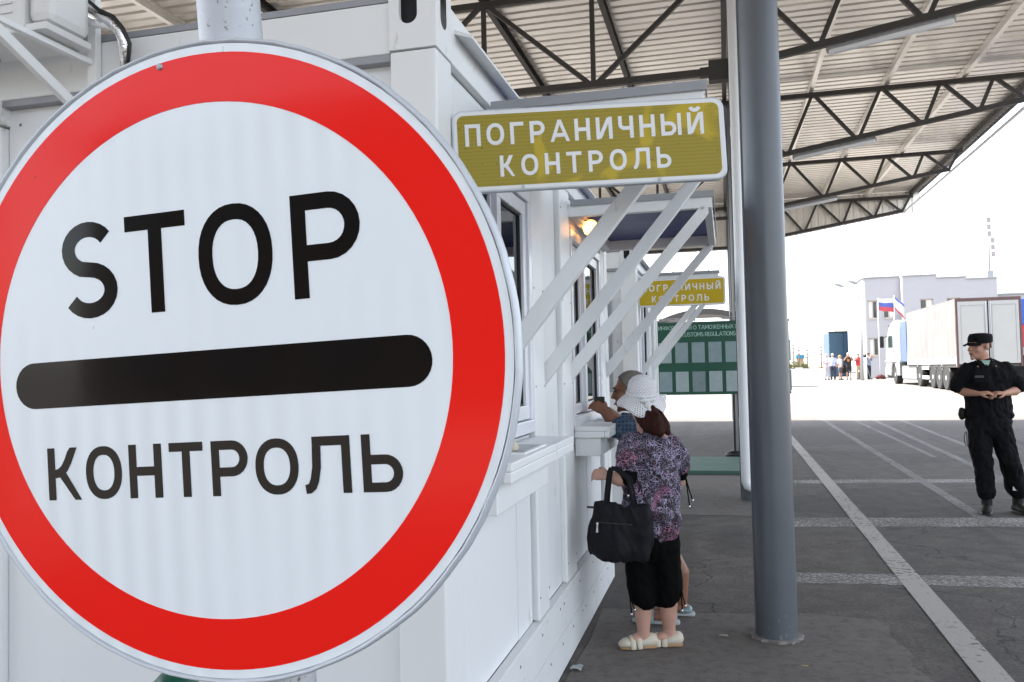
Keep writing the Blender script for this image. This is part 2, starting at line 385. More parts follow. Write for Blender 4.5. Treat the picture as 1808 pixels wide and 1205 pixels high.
# ------------------------------------------------------------------ lettering drawn as strokes
def arc(cx, cy, rx, ry, a0, a1, n=12):
    return [(cx + rx*math.cos(R(a0 + (a1-a0)*i/n)), cy + ry*math.sin(R(a0 + (a1-a0)*i/n))) for i in range(n+1)]
def glyph(ch, w, t):
    """centre lines of a letter of height 1 and width w for a stroke t wide: [(points, closed)]"""
    h = t/2; L = h; Rr = w-h; T = 1-h; m = .5
    def bowl(x0, x1, ya, yb): 
        r_ = (ya-yb)/2; rx = min(r_, (x1-x0)*.75); return [(x0, ya)] + arc(x1-rx, (ya+yb)/2, rx, r_, 90, -90, 12) + [(x0, yb)]
    st = lambda x, a=0, b=1: ([(x, a), (x, b)], False)
    if ch == 'S':
        ry = (1-t)/4; rx = (w-t)/2
        return [(arc(w/2, T-ry, rx*.96, ry, 32, 262, 16)[:-1] + arc(w/2, L+ry, rx, ry, 85, -150, 16), False)]
    if ch in 'TТ': return [([(0, T), (w, T)], False), st(w/2, 0, 1-t)]
    if ch in 'OО':
        return [([(w/2 + (w-t)/2*math.copysign(abs(math.cos(a))**.9, math.cos(a)), m + (1-t)/2*math.copysign(abs(math.sin(a))**.9, math.sin(a))) for a in [2*math.pi*i/36 for i in range(36)]], True)]
    if ch in 'PР': return [st(L), (bowl(t, Rr, T, .40+h*.4), False)]
    if ch == 'R': return [st(L), (bowl(t, Rr, T, .42), False), ([(w*.5, .42), (Rr, 0)], False)]
    if ch == 'Я': return [st(Rr), ([(w-x, y) for x, y in bowl(t, Rr, T, .42)], False), ([(w*.5, .42), (L, 0)], False)]
    if ch in 'KК':
        return [st(L), ([(t, .5), (w*.36, .52), (w*.50, .60), (w*.62, .74), (w*.72, .90), (w*.80, 1.10)], False), ([(w*.38, .56), (w*.90, -.10)], False)]
    if ch in 'HН': return [st(L), st(Rr), ([(t, .5), (w-t, .5)], False)]
    if ch == 'Л': return [st(Rr), ([(w*.27-h, T), (w-t, T)], False), ([(0, h*.95), (w*.08, h*1.05), (w*.15, h*1.6), (w*.205, .24), (w*.255, .46), (w*.27, 1-t)], False)]
    if ch == 'Ь': return [st(L), (bowl(t, Rr, .56, L), False)]
    if ch == 'Ы': return [st(L), (bowl(t, w*.66, .56, L), False), st(Rr)]
    if ch == 'П': return [st(L), st(Rr), ([(t, T), (w-t, T)], False)]
    if ch == 'Г': return [st(L), ([(t, T), (w, T)], False)]
    if ch in 'AА': return [([(h*.45, -.05), (w/2+h*.05, 1.05)], False), ([(w-h*.45, -.05), (w/2-h*.05, 1.05)], False), ([(w*.22, .3), (w*.78, .3)], False)]
    if ch in 'ИЙ':
        g = [st(L), st(Rr), ([(t*.9, .06), (w-t*.9, .94)], False)]
        if ch == 'Й': g.append((arc(w/2, 1.27, w*.27, .17, 190, 350, 8), False))
        return g
    if ch == 'N': return [st(L), st(Rr), ([(t*.9, .94), (w-t*.9, .06)], False)]
    if ch == 'Ч': return [st(Rr), ([(L, 1), (L, .68)] + arc(L+.2, .62, .2, .17, 180, 270, 6) + [(w-t, .45)], False)]
    if ch == 'Ф': return [st(w/2, 0, 1), ([(w/2 + (w-t)/2*math.cos(2*math.pi*i/24), .52 + .3*math.sin(2*math.pi*i/24)) for i in range(24)], True)]
    if ch in 'MМ': return [st(L), st(Rr), ([(t*.9, .95), (w/2, .25)], False), ([(w/2, .25), (w-t*.9, .95)], False)]
    if ch == 'Ц': return [st(L, .0, 1), st(Rr-.05, 0, 1), ([(t, h), (w+.04, h)], False), ([(w+.0, h), (w+.0, -.18)], False)]
    if ch == 'Ж': return [st(w/2), ([(h, 1), (w/2-h, .5)], False), ([(h, 0), (w/2-h, .5)], False), ([(w-h, 1), (w/2+h, .5)], False), ([(w-h, 0), (w/2+h, .5)], False)]
    if ch in 'EЕ': return [st(L), ([(t, T), (w, T)], False), ([(t, .5), (w*.9, .5)], False), ([(t, h), (w, h)], False)]
    if ch in 'XХ': return [([(h*.8, 0), (w-h*.8, 1)], False), ([(h*.8, 1), (w-h*.8, 0)], False)]
    if ch in 'BВ': return [st(L), (bowl(t, Rr*.93, T, .52), False), (bowl(t, Rr, .52, h), False)]
    if ch == 'U': return [([(L, 1), (L, .35)] + arc(w/2, .35, w/2-h, .35-h, 180, 360, 10) + [(Rr, 1)], False)]
    if ch in 'CС': return [(arc(w/2, m, (w-t)/2, (1-t)/2, 45, 315, 20), False)]
    if ch == 'G': return [(arc(w/2, m, (w-t)/2, (1-t)/2, 45, 330, 20) + [(Rr, .45), (w*.55, .45)], False)]
    if ch == 'L': return [st(L), ([(t, h), (w, h)], False)]
    if ch == 'I': return [st(w/2)]
    if ch == '3': return [(arc(w/2, .73, (w-t)/2*.9, .27-h, 150, -80, 12) + arc(w/2, .27, (w-t)/2, .27-h*.6, 80, -150, 12), False)]
    if ch == '1': return [st(w*.6), ([(w*.1, .72), (w*.55, .95)], False)]
    if ch == '5': return [([(w*.95, T), (L*1.4, T), (L, .55)] , False), (arc(w/2, .32, (w-t)/2, .32-h, 120, -150, 14), False)]
    return []
def letter_mesh(ch, w, hgt, t, depth):
    """mesh of a letter in the x-z plane facing -y, lower left corner at the origin"""
    m = M(); k = 0
    for pts, closed in glyph(ch, w/hgt, t/hgt):
        P = [Vector((p[0]*hgt, p[1]*hgt)) for p in pts]; n = len(P); Lp = []; Rp = []
        for i in range(n):
            a = P[i-1] if (i > 0 or closed) else None; b = P[(i+1) % n] if (i < n-1 or closed) else None
            d1 = (P[i]-a).normalized() if a is not None else None; d2 = (b-P[i]).normalized() if b is not None else None
            d1 = d1 or d2; d2 = d2 or d1
            n1 = Vector((-d1.y, d1.x)); n2 = Vector((-d2.y, d2.x)); nn = (n1+n2)
            nn = nn.normalized() if nn.length > 1e-6 else n1
            s_ = t/2/max(.5, nn.dot(n1)); Lp.append(P[i]+nn*s_); Rp.append(P[i]-nn*s_)
        if ch not in 'ЙЦ':
            for A_ in (Lp, Rp):
                for p_ in A_: p_.y = min(hgt, max(0.0, p_.y))
        y = -depth*(1 + .22*k); k += 1; vs = []
        for q in range(n): vs += [(Lp[q].x, y, Lp[q].y), (Rp[q].x, y, Rp[q].y), (Lp[q].x, 0, Lp[q].y), (Rp[q].x, 0, Rp[q].y)]
        fs = []
        for q in range(n if closed else n-1):
            a = q*4; b = ((q+1) % n)*4
            fs += [(a, a+1, b+1, b), (a, b, b+2, a+2), (a+1, a+3, b+3, b+1)]
        if not closed: e = (n-1)*4; fs += [(0, 2, 3, 1), (e, e+1, e+3, e+2)]
        m.add(vs, fs)
    return m
WID = {'О': .80, 'O': .80, 'Г': .62, 'T': .72, 'Т': .72, 'А': .80, 'A': .80, 'Ы': .92, 'М': .86, 'M': .86, 'Ж': 1.0, 'Ф': .86, 'И': .74, 'Й': .74, 'Л': .78, 'I': .2, 'Н': .70, 'П': .70, 'Е': .6, 'E': .6, 'Х': .7}
def put_letter(ch, x, z, w, hgt, t, depth, mat, parent, mw):
    me = letter_mesh(ch, w, hgt, t, depth).mesh('letter')
    b = bmesh.new(); b.from_mesh(me); bmesh.ops.recalc_face_normals(b, faces=b.faces); b.to_mesh(me); b.free()
    o = bpy.data.objects.new('letter', me); col.objects.link(o); me.materials.append(mat)
    o.parent = parent; o.matrix_parent_inverse = Matrix.Identity(4)
    o.matrix_basis = mw @ Matrix.Translation((x, 0, z)); return o
def put_text(txt, x0, x1, z, hgt, t, depth, mat, parent, mw):
    """spread a line of letters between x0 and x1 (in the frame mw, relative to parent)"""
    ws = [WID.get(c, .68)*hgt if c != ' ' else .3*hgt for c in txt]; gap = ((x1-x0) - sum(ws))/max(1, len(txt)-1); x = x0
    for c, w in zip(txt, ws):
        if c != ' ': put_letter(c, x, z, w, hgt, t, depth, mat, parent, mw)
        x += w + gap

# ------------------------------------------------------------------ ground
def gz(y):
    pts = [(-400,0),(26,0),(33,.46),(40,.52),(62,.55),(95,.64),(190,.92),(5000,1.0)]
    for (a, za), (b, zb) in zip(pts, pts[1:]):
        if a <= y <= b: return za + (zb-za)*(y-a)/(b-a)
    return 1.0
def sheet(name, mat, xs, ys, dz=0.0):
    m = M(); nx = len(xs)
    m.add([(x, y, gz(y)+dz) for y in ys for x in xs], [(j*nx+i, j*nx+i+1, (j+1)*nx+i+1, (j+1)*nx+i) for j in range(len(ys)-1) for i in range(nx-1)])
    return m.build(name, mat, None, True, 0, False)
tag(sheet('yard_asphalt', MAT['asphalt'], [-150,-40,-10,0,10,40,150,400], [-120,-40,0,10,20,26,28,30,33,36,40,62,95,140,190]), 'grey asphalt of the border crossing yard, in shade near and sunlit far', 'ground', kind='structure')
tag(sheet('dry_field', MAT['field'], [-1500,-300,0,300,1500], [186,240,400,1500,4500], .004), 'dry yellow field beyond the far kerb', 'field', kind='structure')
# lighter concrete pour round the foot of the near column
random.seed(3)
edge = [(-.8,5.36),(-.5,5.40),(-.15,5.36),(.2,5.43),(.45,5.46),(.80,5.42),(.87,5.30),(.83,5.1),(.90,4.8),(.86,4.6),(.95,4.3),(.90,3.6),(.93,2.9),(-.8,2.9)]
ap = []
for (a, b) in zip(edge, edge[1:] + edge[:1]):
    for i in range(4): ap.append((a[0]+(b[0]-a[0])*i/4 + random.uniform(-.012,.012), a[1]+(b[1]-a[1])*i/4 + random.uniform(-.012,.012)))
tag(M().prism(ap, (0,0,.0), (1,0,0), (0,1,0), (0,0,.004)).build('concrete_pavement', MAT['concrete']), 'light grey concrete patch around the near column foot', 'pavement', kind='structure')
walk = [(-.82,8.9),(.36,8.9),(.36,12.2),(-.82,12.2)]
tag(M().prism(walk, (0,0,0), (1,0,0), (0,1,0), (0,0,.005)).build('concrete_path', MAT['concrete']), 'concrete strip of walkway beside the second column', 'pavement', kind='structure')
gs = box('green_step', MAT['green_floor'], (-1.5,.34,12.3,14.25,0,.055), None, .008)
tag(gs, 'low pale green painted floor slab before the information board', 'step', kind='structure')

def marking(name, mat, p0, p1, w, label, dz=.005, seg=40, rag=.05):
    p0 = Vector(p0); p1 = Vector(p1); d = (p1-p0).normalized(); s_ = Vector((-d.y, d.x)); m = M(); vs = []
    for i in range(seg+1):
        p = p0 + (p1-p0)*(i/seg)
        for k in (-1, 1):
            q = p + s_*(k*w/2*(1 + random.uniform(-rag,rag))); vs.append((q.x, q.y, gz(q.y)+dz))
    m.add(vs, [(2*i, 2*i+1, 2*i+3, 2*i+2) for i in range(seg)])
    return tag(m.build(name, mat), label, 'road marking', kind='structure')
marking('lane_marking', MAT['line'], (1.185,1.0), (1.36,40), .155, 'broad white lane line running along the near column', .006)
marking('lane_marking', MAT['line_thin'], (2.36,8.9), (2.75,40), .13, 'thin white lane line ending at the guard\'s boots')
marking('lane_marking', MAT['line_thin'], (3.20,14.8), (3.50,36), .10, 'faint worn lane line in the middle of the lane')
marking('lane_marking', MAT['line_thin'], (3.35,10.5), (4.25,36), .13, 'pale lane line behind the guard')
marking('lane_marking', MAT['line_thin'], (4.0,12.0), (4.95,36), .13, 'outermost pale lane line at the far side of the guard')
marking('cross_marking', MAT['hatch'], (.42,6.38), (8.5,7.0), .30, 'rough white band across the lane, nearest of three', .003, 120, .08)
marking('cross_marking', MAT['hatch'], (.42,8.60), (9,9.75), .46, 'rough white band across the lane at the guard\'s feet', .003, 120, .08)
marking('cross_marking', MAT['hatch'], (.42,11.55), (9,12.75), .34, 'rough white band across the lane behind the guard', .003, 120, .08)

# ------------------------------------------------------------------ canopy: columns, trusses, purlins, roof sheets
canopy = thing('canopy', (.24,5,0), 'tall steel canopy with corrugated roof sheets on tapering dark trusses', 'canopy')
COLX = .235
TY = [-5,0,5,10,15,20,25]
def column(x, y, lab=None):
    c = M().lathe([(.112,0),(.112,6.05)], (x,y,0), 40).build('column', MAT['column'], canopy, 40)
    M().box(x-.17,x+.17,y-.17,y+.17,6.05,6.07).build('cap_plate', MAT['steel'], c)
    M().bar((x-.1125,y-.02,.02),(x-.1125,y-.02,6.0), .004,.012).build('weld_seam', MAT['column'], c)
    if lab: c['label'] = lab
    return c
for i, y in enumerate(TY):
    i -= 2
    if y == 0: continue
    c = column(COLX if i else .232, y if i else 4.97, ('thick round grey steel column beside the white lane line' if i == 0 else 'grey steel column with white drainpipe' if i == 1 else None))
    if i == 0:
        cp = M(); random.seed(15)
        for k in range(26):
            a = random.uniform(math.pi*1.0, math.pi*2.1); zc_ = .01 + random.random()**2*.16; da = random.uniform(.02,.07); dz_ = random.uniform(.005,.02)
            pts = [(a-da, zc_), (a, zc_-dz_*.7), (a+da, zc_+dz_*.2), (a+da*.4, zc_+dz_), (a-da*.5, zc_+dz_*.8)]
            cp.add([(.232+.1128*math.cos(p[0]), 4.97+.1128*math.sin(p[0]), max(.005,p[1])) for p in pts], [(0,1,2,3,4)])
        cp.build('paint_chips', paint('chipped_primer', (.20,.20,.205), .8, 0, .3, 30), c)
        g = M(); random.seed(11); pr = []
        for k in range(48):
            a = 2*math.pi*k/48; pr.append((math.cos(a)*(.135+random.uniform(-.012,.014)) , math.sin(a)*(.135+random.uniform(-.012,.014))))
        g.prism(pr, (.232,4.97,.004), (1,0,0), (0,1,0), (0,0,.014)); g.build('mortar_collar', paint('mortar', (.24,.225,.21), .9, 0, .4, 20), c)
for y in TY: column(-7.2, y)

TOPZ = 6.13
def truss(y, left=-9.0):
    m = M()
    m.bar((left,y,TOPZ), (5.12,y,TOPZ), .07, .08); m.bar((left,y,4.98), (COLX,y,4.98), .07, .08)
    m.bar((COLX,y,5.02), (4.86,y,5.745), .07, .08)
    t = m.build('roof_truss', MAT['steel'], canopy)
    bz = lambda x: 5.02 + (x-COLX)/(4.86-COLX)*.725
    web = [((COLX,TOPZ),(1.08,bz(1.08))), ((1.14,bz(1.14)),(1.55,TOPZ)), ((1.58,TOPZ),(2.22,bz(2.22))), ((2.28,bz(2.28)),(2.63,TOPZ)), ((2.66,TOPZ),(3.24,bz(3.24))),
           ((3.30,bz(3.30)),(3.55,TOPZ)), ((3.58,TOPZ),(4.08,bz(4.08))), ((4.13,bz(4.13)),(4.34,TOPZ)), ((4.36,TOPZ),(4.80,bz(4.8))), ((4.84,bz(4.84)),(5.05,TOPZ))]
    x = -1.46; k = 0
    while x > left:
        web.append(((x,4.98),(x,TOPZ)))
        if k % 2 == 0: web += [((x-.03,4.98),(x-1.34,TOPZ)), ((x+.03,4.98),(min(x+1.34, COLX-.1),TOPZ))]
        x -= 1.37; k += 1
    for (xa, za), (xb, zb) in web:
        M().bar((xa,y,za),(xb,y,zb), .055, .055, (0,1,0)).build('web_member', MAT['steel'], t)
    return t
for y in TY: truss(y)
for x in (-8.3,-6.94,-5.57,-4.2,-2.84,-1.41,.1,1.53,2.72,3.90,5.10):
    m = M(); m.box(x-.035,x+.035,-5.0,25.3,6.172,6.185); m.box(x-.035,x-.028,-5.0,25.3,6.185,6.30); m.box(x-.028,x+.035,-5.0,25.3,6.288,6.30)
    m.build('purlin', MAT['steel'] if x > 5 else MAT['deck'] if int(x*10) % 3 == 0 else MAT['steel'], canopy)
def deck_mesh(x0, x1, ribs=5, pitch=.21):
    prof = []
    for k in range(ribs):
        b = k*pitch
        prof += [(b,0),(b+.138,0),(b+.146,.115),(b+.202,.115)]
    prof.append((ribs*pitch+.012,0)); vs = []; n = len(prof)
    for x in (x0, x1): vs += [(x, p[0], p[1]) for p in prof]
    m = M(); m.add(vs, [(i, i+1, n+i+1, n+i) for i in range(n-1)]); return m.mesh('roof_sheet')
dm1 = deck_mesh(-2.1, 5.36); dm2 = deck_mesh(-9.2, -2.06)
for me in (dm1, dm2): me.materials.append(MAT['deck'])
random.seed(5)
for k in range(29):
    for me in (dm1, dm2):
        o = bpy.data.objects.new('roof_sheet', me); col.objects.link(o); o.parent = canopy; o.matrix_parent_inverse = parent_inv(canopy)
        o.location = (0, -5.2 + k*1.05, 6.305 + (.004 if me is dm2 else 0) + .0015*(k % 2))
# gable cladding with upright ribs on the far truss
m = M(); x = -9.1; vs = []
def gb(x): return 4.93 if x < COLX else 4.97 + (x-COLX)/(4.86-COLX)*.725
while x < 5.2:
    for dx, dy in ((0,0),(.10,0),(.115,.035),(.16,.035),(.175,0)):
        vs.append((x+dx, 25.14+dy, gb(min(x+dx,4.86)))); vs.append((x+dx, 25.14+dy, 6.30))
    x += .19
m.add(vs, [(2*i, 2*i+2, 2*i+3, 2*i+1) for i in range(len(vs)//2-1)]); m.build('gable_cladding', MAT['deck'], canopy)
M().tube([(4.93,-5,5.72),(4.93,25.1,5.74)], .028).build('edge_pipe', MAT['pipe_white'], canopy, True)
M().bar((5.33,-5,6.33),(5.33,25.3,6.33), .02, .16).build('fascia', MAT['grey_trim'], canopy)
# drainpipe down the second column
p = M(); px, py = .175, 9.79
p.tube([(px,py,6.2),(px,py,.30)], .052, 20); p.tube([(px,py,.32),(px,py,.24),(px+.02,py,.19),(px+.06,py,.165),(px+.15,py,.16)], .052, 20)
for z in (4.2,2.2,.9): p.tube([(px,py,z-.05),(px,py,z+.05)], .056, 20)
dp = p.build('drainpipe', MAT['pipe_white'], canopy, 40)
for z in (5.0,1.6): M().box(px-.02,COLX,py-.0,10.0,z-.02,z+.02).build('pipe_clip', MAT['steel'], canopy)
m = M(); m.box(-.10,.12,9.93,10.07,4.86,5.10); m.box(-.20,-.06,9.95,10.05,4.93,5.03); m.build('truss_bracket', MAT['steel'], canopy)
m = M(); m.box(.30,.38,4.84,5.1,5.4,5.6); m.build('truss_bracket', MAT['steel'], canopy)

# tube lamps under the sloping chords
for y, lab in ((10,'long tube lamp under the nearest visible truss, beside the near column top'), (15,'long tube lamp under the second visible truss'), (20,'short looking tube lamp under the third truss, farthest of three')):
    bz = lambda x: 5.02 + (x-COLX)/(4.86-COLX)*.725 - .10
    t = thing('tube_lamp', (1.9,y,bz(1.9)), lab, 'lamp', 'tube lamps under the trusses')
    M().loft([(1.22,y-.04,bz(1.22),.045,.03),(2.52,y-.04,bz(2.52),.045,.03)], 12).build('lamp_body', MAT['grey_trim'], t, True)
    M().loft([(1.24,y-.045,bz(1.24)-.025,.038,.03),(2.50,y-.045,bz(2.5)-.025,.038,.03)], 12).build('diffuser', MAT['pvc'], t, True)
    for x in (1.4,2.35): M().bar((x,y-.02,bz(x)),(x,y-.02,bz(x)+.08), .02,.02).build('bracket', MAT['steel'], t)

# ------------------------------------------------------------------ container booths
XW = -.843
def window(b, ya, yb, z0, z1, split, name='window'):
    fm = M(); d0, d1 = XW-.055, XW+.004; t = .055
    fm.box(d0,d1,ya,yb,z0,z0+t); fm.box(d0,d1,ya,yb,z1-t,z1); fm.box(d0,d1,ya,ya+t,z0+t,z1-t); fm.box(d0,d1,yb-t,yb,z0+t,z1-t)
    w = fm.build(name, MAT['pvc'], b, False, .004)
    for (a, c, dx) in ((ya+t, split+.025, -.012), (split-.025, yb-t, 0)):
        sm = M(); s0, s1 = XW-.045+dx*2, XW-.008+dx*2; q = .06; za, zb = z0+t+.006, z1-t-.006
        sm.box(s0,s1,a+.004,c-.004,za,za+q); sm.box(s0,s1,a+.004,c-.004,zb-q,zb); sm.box(s0,s1,a+.004,a+q,za+q,zb-q); sm.box(s0,s1,c-q,c-.004,za+q,zb-q)
        sm.build('sash', MAT['pvc'], w, False, .003)
        sl = M(); e = .008; s2 = s1-.004
        sl.box(s0+.004,s2-.010,a+q-.002,c-q+.002,za+q-.002,za+q+e); sl.box(s0+.004,s2-.010,a+q-.002,c-q+.002,zb-q-e,zb-q+.002)
        sl.box(s0+.004,s2-.010,a+q-.002,a+q+e,za+q+e,zb-q-e); sl.box(s0+.004,s2-.010,c-q-e,c-q+.002,za+q+e,zb-q-e); sl.build('seal', MAT['gap'], w)
        M().box(s0+.010,s0+.015,a+q-.004,c-q+.004,za+q-.004,zb-q+.004).build('pane', MAT['glass'], w)
    # gap line round the frame
    gm = M(); g = .01
    gm.box(d0,XW-.010,ya-g,yb+g,z1,z1+g); gm.box(d0,XW-.010,yb,yb+g,z0,z1); gm.build('seal', MAT['gap'], w)
    # curtain hanging inside
    cv = []; n = 44
    for i in range(n+1):
        y = ya+.05 + (yb-ya-.1)*i/n; x = XW-.17 + .018*math.sin(i*1.9)
        cv += [(x,y,z0+.1),(x,y,z1-.03)]
    M().add(cv, [(2*i,2*i+2,2*i+3,2*i+1) for i in range(n)]).build('curtain', MAT['curtain'], w, True)
    return w
def shelf(b, ya, yb, z, xo):
    m = M(); m.box(XW-.005,xo,ya,yb,z-.028,z); m.box(xo-.03,xo-.001,ya+.001,yb-.001,z-.065,z-.0285); m.box(XW-.005,xo-.031,ya+.001,ya+.025,z-.065,z-.0285)
    s = m.build('shelf', MAT['white_paint'], b, False, .004)
    M().box(XW-.004,xo-.055,ya+.02,yb-.30,z-.17,z-.066).build('support_box', MAT['white_paint'], s, False, .004)
    t = M(); yc = ya + (yb-ya)*.42; x0, x1 = XW+.03, xo-.025
    t.box(x0,x1,yc-.18,yc-.165,z,z+.006); t.box(x0,x1,yc+.165,yc+.18,z,z+.006); t.box(x0,x0+.012,yc-.165,yc+.165,z,z+.006); t.box(x1-.012,x1,yc-.165,yc+.165,z,z+.006)
    t.build('tray_frame', MAT['white_paint'], s); box('tray', MAT['tray'], (x0+.012,x1-.012,yc-.165,yc+.165,z+.0005,z+.003), s)
    return s
def awning(b, ya, yb, xo=-.05, zt=2.455, zb=2.385, cover=True, lamp=False):
    m = M(); t = .045
    m.box(XW+.002,xo,ya,ya+t,zb,zt); m.box(XW+.002,xo,yb-t,yb,zb,zt); m.box(xo-t,xo-.001,ya+t,yb-t,zb,zt-.001); m.box(XW+.003,XW+.05,ya+t,yb-t,zb,zt-.001)
    a = m.build('awning', MAT['white_paint'], b, False, .003)
    M().box(XW+.03,xo-.02,ya+.02,yb-.02,zt+.001,zt+.009).build('roof_sheet', MAT['blue_sheet'], a)
    e = M(); e.box(XW+.02,xo+.012,ya-.012,ya-.006,zt-.012,zt+.022); e.box(xo+.006,xo+.012,ya-.006,yb+.006,zt-.012,zt+.022); e.box(XW+.02,xo+.006,ya-.006,ya+.03,zt+.016,zt+.022)
    e.build('edge_trim', MAT['grey_trim'], a)
    for k in range(4):
        xk = XW+.15+(xo-XW-.25)*k/3; M().lathe([(.008,0),(.008,.008),(.003,.012)], (xk,ya+.012,zt+.022), 8).build('bolt', MAT['galv'], a)
    for y in (ya+t/2, yb-t/2):
        # strut: square tube from the wall up to the outer end, cut plumb at the wall
        p0 = V(XW-.01,y,1.50); p1 = V(xo-.02,y,zb+.015)
        s_ = M(); hw = .022; hz = .042; d = p1-p0
        vs = []
        for p, f in ((p0,1.25),(p1,1.0)):
            for dy, dz in ((-hw,-hz*f),(hw,-hz*f),(hw,hz*f),(-hw,hz*f)): vs.append((p.x, p.y+dy, p.z+dz))
        s_.add(vs, [(0,1,2,3),(7,6,5,4),(0,4,5,1),(1,5,6,2),(2,6,7,3),(3,7,4,0)]); st = s_.build('strut', MAT['white_paint'], a, False, .003)
        M().lathe([(.009,0),(.009,.006)], (xo-.05,y-hw-.006,zb), 8, 'Y').build('bolt', MAT['galv'], st)
    return a
def casting(b, x0, x1, y0, y1, z0, z1):
    m = M(); hz = z0 + (z1-z0)*.62
    m.plate_hole((x0,y0,z0),(1,0,0),(0,0,1), x1-x0, z1-z0, (x1-x0)*.42, hz-z0, .030, .062)
    m.plate_hole((x1,y0,z0),(0,1,0),(0,0,1), y1-y0, z1-z0, (y1-y0)*.5, hz-z0, .030, .062)
    m.add([(x0,y0,z0),(x1,y0,z0),(x1,y1,z0),(x0,y1,z0),(x0,y0,z1),(x1,y0,z1),(x1,y1,z1),(x0,y1,z1)], [(0,3,2,1),(4,5,6,7),(2,3,7,6),(3,0,4,7)])
    c = m.build('corner_casting', MAT['white_paint'], b, False, 0, False)
    i = M(); e = .016; i.plate_hole((x0,y0+e,z0),(1,0,0),(0,0,1), x1-x0-.001, z1-z0, (x1-x0)*.42, hz-z0, .030, .062)
    n = 32
    i.build('casting_wall', MAT['white_paint'], c, False, 0, False)
    box('casting_shade', MAT['gap'], (x0+.02,x1-.03,y0+.05,y1-.02,z0+.02,z1-.01), c)  # dark block stands in for the shade inside the casting
    return c
def booth(oy, label, second=True):
    """white container booth; wall faces +x, end wall faces the camera at y = 2.43 + oy"""
    Y = lambda y: y + oy
    end = 6.2 if second else 4.95
    b = thing('container_booth', (XW,Y(2.43),0), label, 'booth')
    PW = XW-.030       # recessed wall skin
    # end wall facing the camera
    for i, (xa, xb) in enumerate(((-1.72,-.997),(-2.50,-1.723))):
        M().box(xa,xb,Y(2.475),Y(2.50),.18,2.52).build('end_panel', MAT['white_panel'], b, False, .003)
    M().box(-4.6,-2.66,Y(2.475),Y(2.50),.18,2.52).build('end_panel', MAT['white_panel'], b)
    M().box(-2.655,-2.503,Y(2.44),Y(2.55),0,2.44).build('end_post', MAT['white_paint'], b, False, .006)
    M().box(-2.70,-2.49,Y(2.40),Y(2.56),2.445,2.53).build('post_cap', MAT['white_paint'], b, False, .006)
    rl = M(); rl.box(-4.6,-.998,Y(2.437),Y(2.56),2.53,2.695); rl.build('top_rail', MAT['white_paint'], b, False, .005)
    M().box(-4.6,-.998,Y(2.434),Y(2.476),2.505,2.527).build('drip_lip', MAT['grey_trim'], b)
    M().box(-4.6,-.998,Y(2.445),Y(2.60),2.70,2.722).build('roof_flashing', MAT['grey_trim'], b)
    cs = M().box(-.997,XW,Y(2.43),Y(2.582),0,2.532).build('corner_post', MAT['white_paint'], b, False, .008)
    casting(b, -.998, XW+.001, Y(2.428), Y(2.583), 2.536, 2.765)
    M().box(-4.6,XW-.02,Y(2.60),Y(end-.02),2.69,2.715).build('roof', MAT['white_panel'], b)
    M().box(-4.6,-4.56,Y(2.5),Y(end),.1,2.69).build('rear_wall', MAT['interior'], b)
    M().box(-4.55,-1.0,Y(2.52),Y(end-.05),.30,.38).build('floor', MAT['interior'], b)
    M().box(-4.6,XW-.03,Y(end-.03),Y(end-.005),.1,2.69).build('end_wall', MAT['white_panel'], b)
    M().box(-2.6,-2.57,Y(2.52),Y(end-.05),.38,2.68).build('partition', MAT['interior'], b)
    # side rail and eave
    M().box(-.95,XW,Y(2.584),Y(end),2.535,2.72).build('side_rail', MAT['white_paint'], b, False, .005)
    ev = M(); ev.prism([(XW,2.66),(XW+.06,2.635),(XW+.06,2.625),(XW,2.645)], (0,Y(2.62),0), (1,0,0), (0,0,1), (0,end-2.66,0)); ev.build('eave', MAT['white_panel'], b)
    # plinth boards
    for (z0, z1) in ((.005,.188),(.192,.372)):
        ys = [2.43, 3.55, 4.85, end] if z0 < .1 else [2.43, 4.2, end]
        ys = [y for y in ys if y <= end]
        for a, c in zip(ys, ys[1:]):
            for sy in [a+.05+(c-a-.1)*q_/4 for q_ in range(5)]: M().lathe([(.007,0),(.006,.002),(.002,.003)], (XW+.005,Y(sy),z0+.14), 8, 'X').build('screw', MAT['tray'], b)
            M().box(XW-.03,XW+.002+random.uniform(0,.003),Y(a+.0015),Y(c-.0015),z0,z1).build('plinth_board', MAT['white_skirt'], b, False, .002)
    M().box(XW-.03,XW+.012,Y(2.583),Y(end),.374,.398).build('ledge', MAT['white_skirt'], b, False, .003)
    # upright wall panels and posts
    def panel(ya, yb, z0, z1, dx=0): return M().box(PW-.03,PW+dx,Y(ya),Y(yb),z0,z1).build('wall_panel', MAT['white_panel'], b, False, .0015)
    for sy, sz in [(y_, z_) for y_ in (3.72,3.91,4.41,4.655) for z_ in (.5,1.1,1.45,1.9,2.4)]: M().lathe([(.005,0),(.004,.002),(.001,.0025)], (XW+.003,Y(sy),sz), 8, 'X').build('rivet', MAT['tray'], b)
    for sx in (-1.05,-1.35,-1.68,-1.76,-2.1,-2.45):
        for sz in (.4,1.1,1.8,2.45): M().lathe([(.006,0),(.004,-.002),(.001,-.003)], (sx,Y(2.4745),sz), 8, 'Y').build('rivet', MAT['tray'], b)
    def post(ya, yb, z1=2.53): return M().box(PW-.02,XW+.002,Y(ya),Y(yb),.40,z1).build('wall_post', MAT['white_paint'], b, False, .008)
    panel(2.585,2.70,.40,2.53); panel(2.703,3.43,.40,1.235); panel(3.433,3.685,.40,1.235,.002); panel(2.703,3.695,2.345,2.53)
    post(3.705,3.925); panel(3.93,4.385,.40,2.53); post(4.392,4.675)
    window(b, Y(2.715), Y(3.69), 1.25, 2.335, Y(3.17))
    shelf(b, Y(2.56), Y(3.66), 1.232, -.662)
    awning(b, Y(2.99), Y(3.99), zt=2.505, zb=2.435)
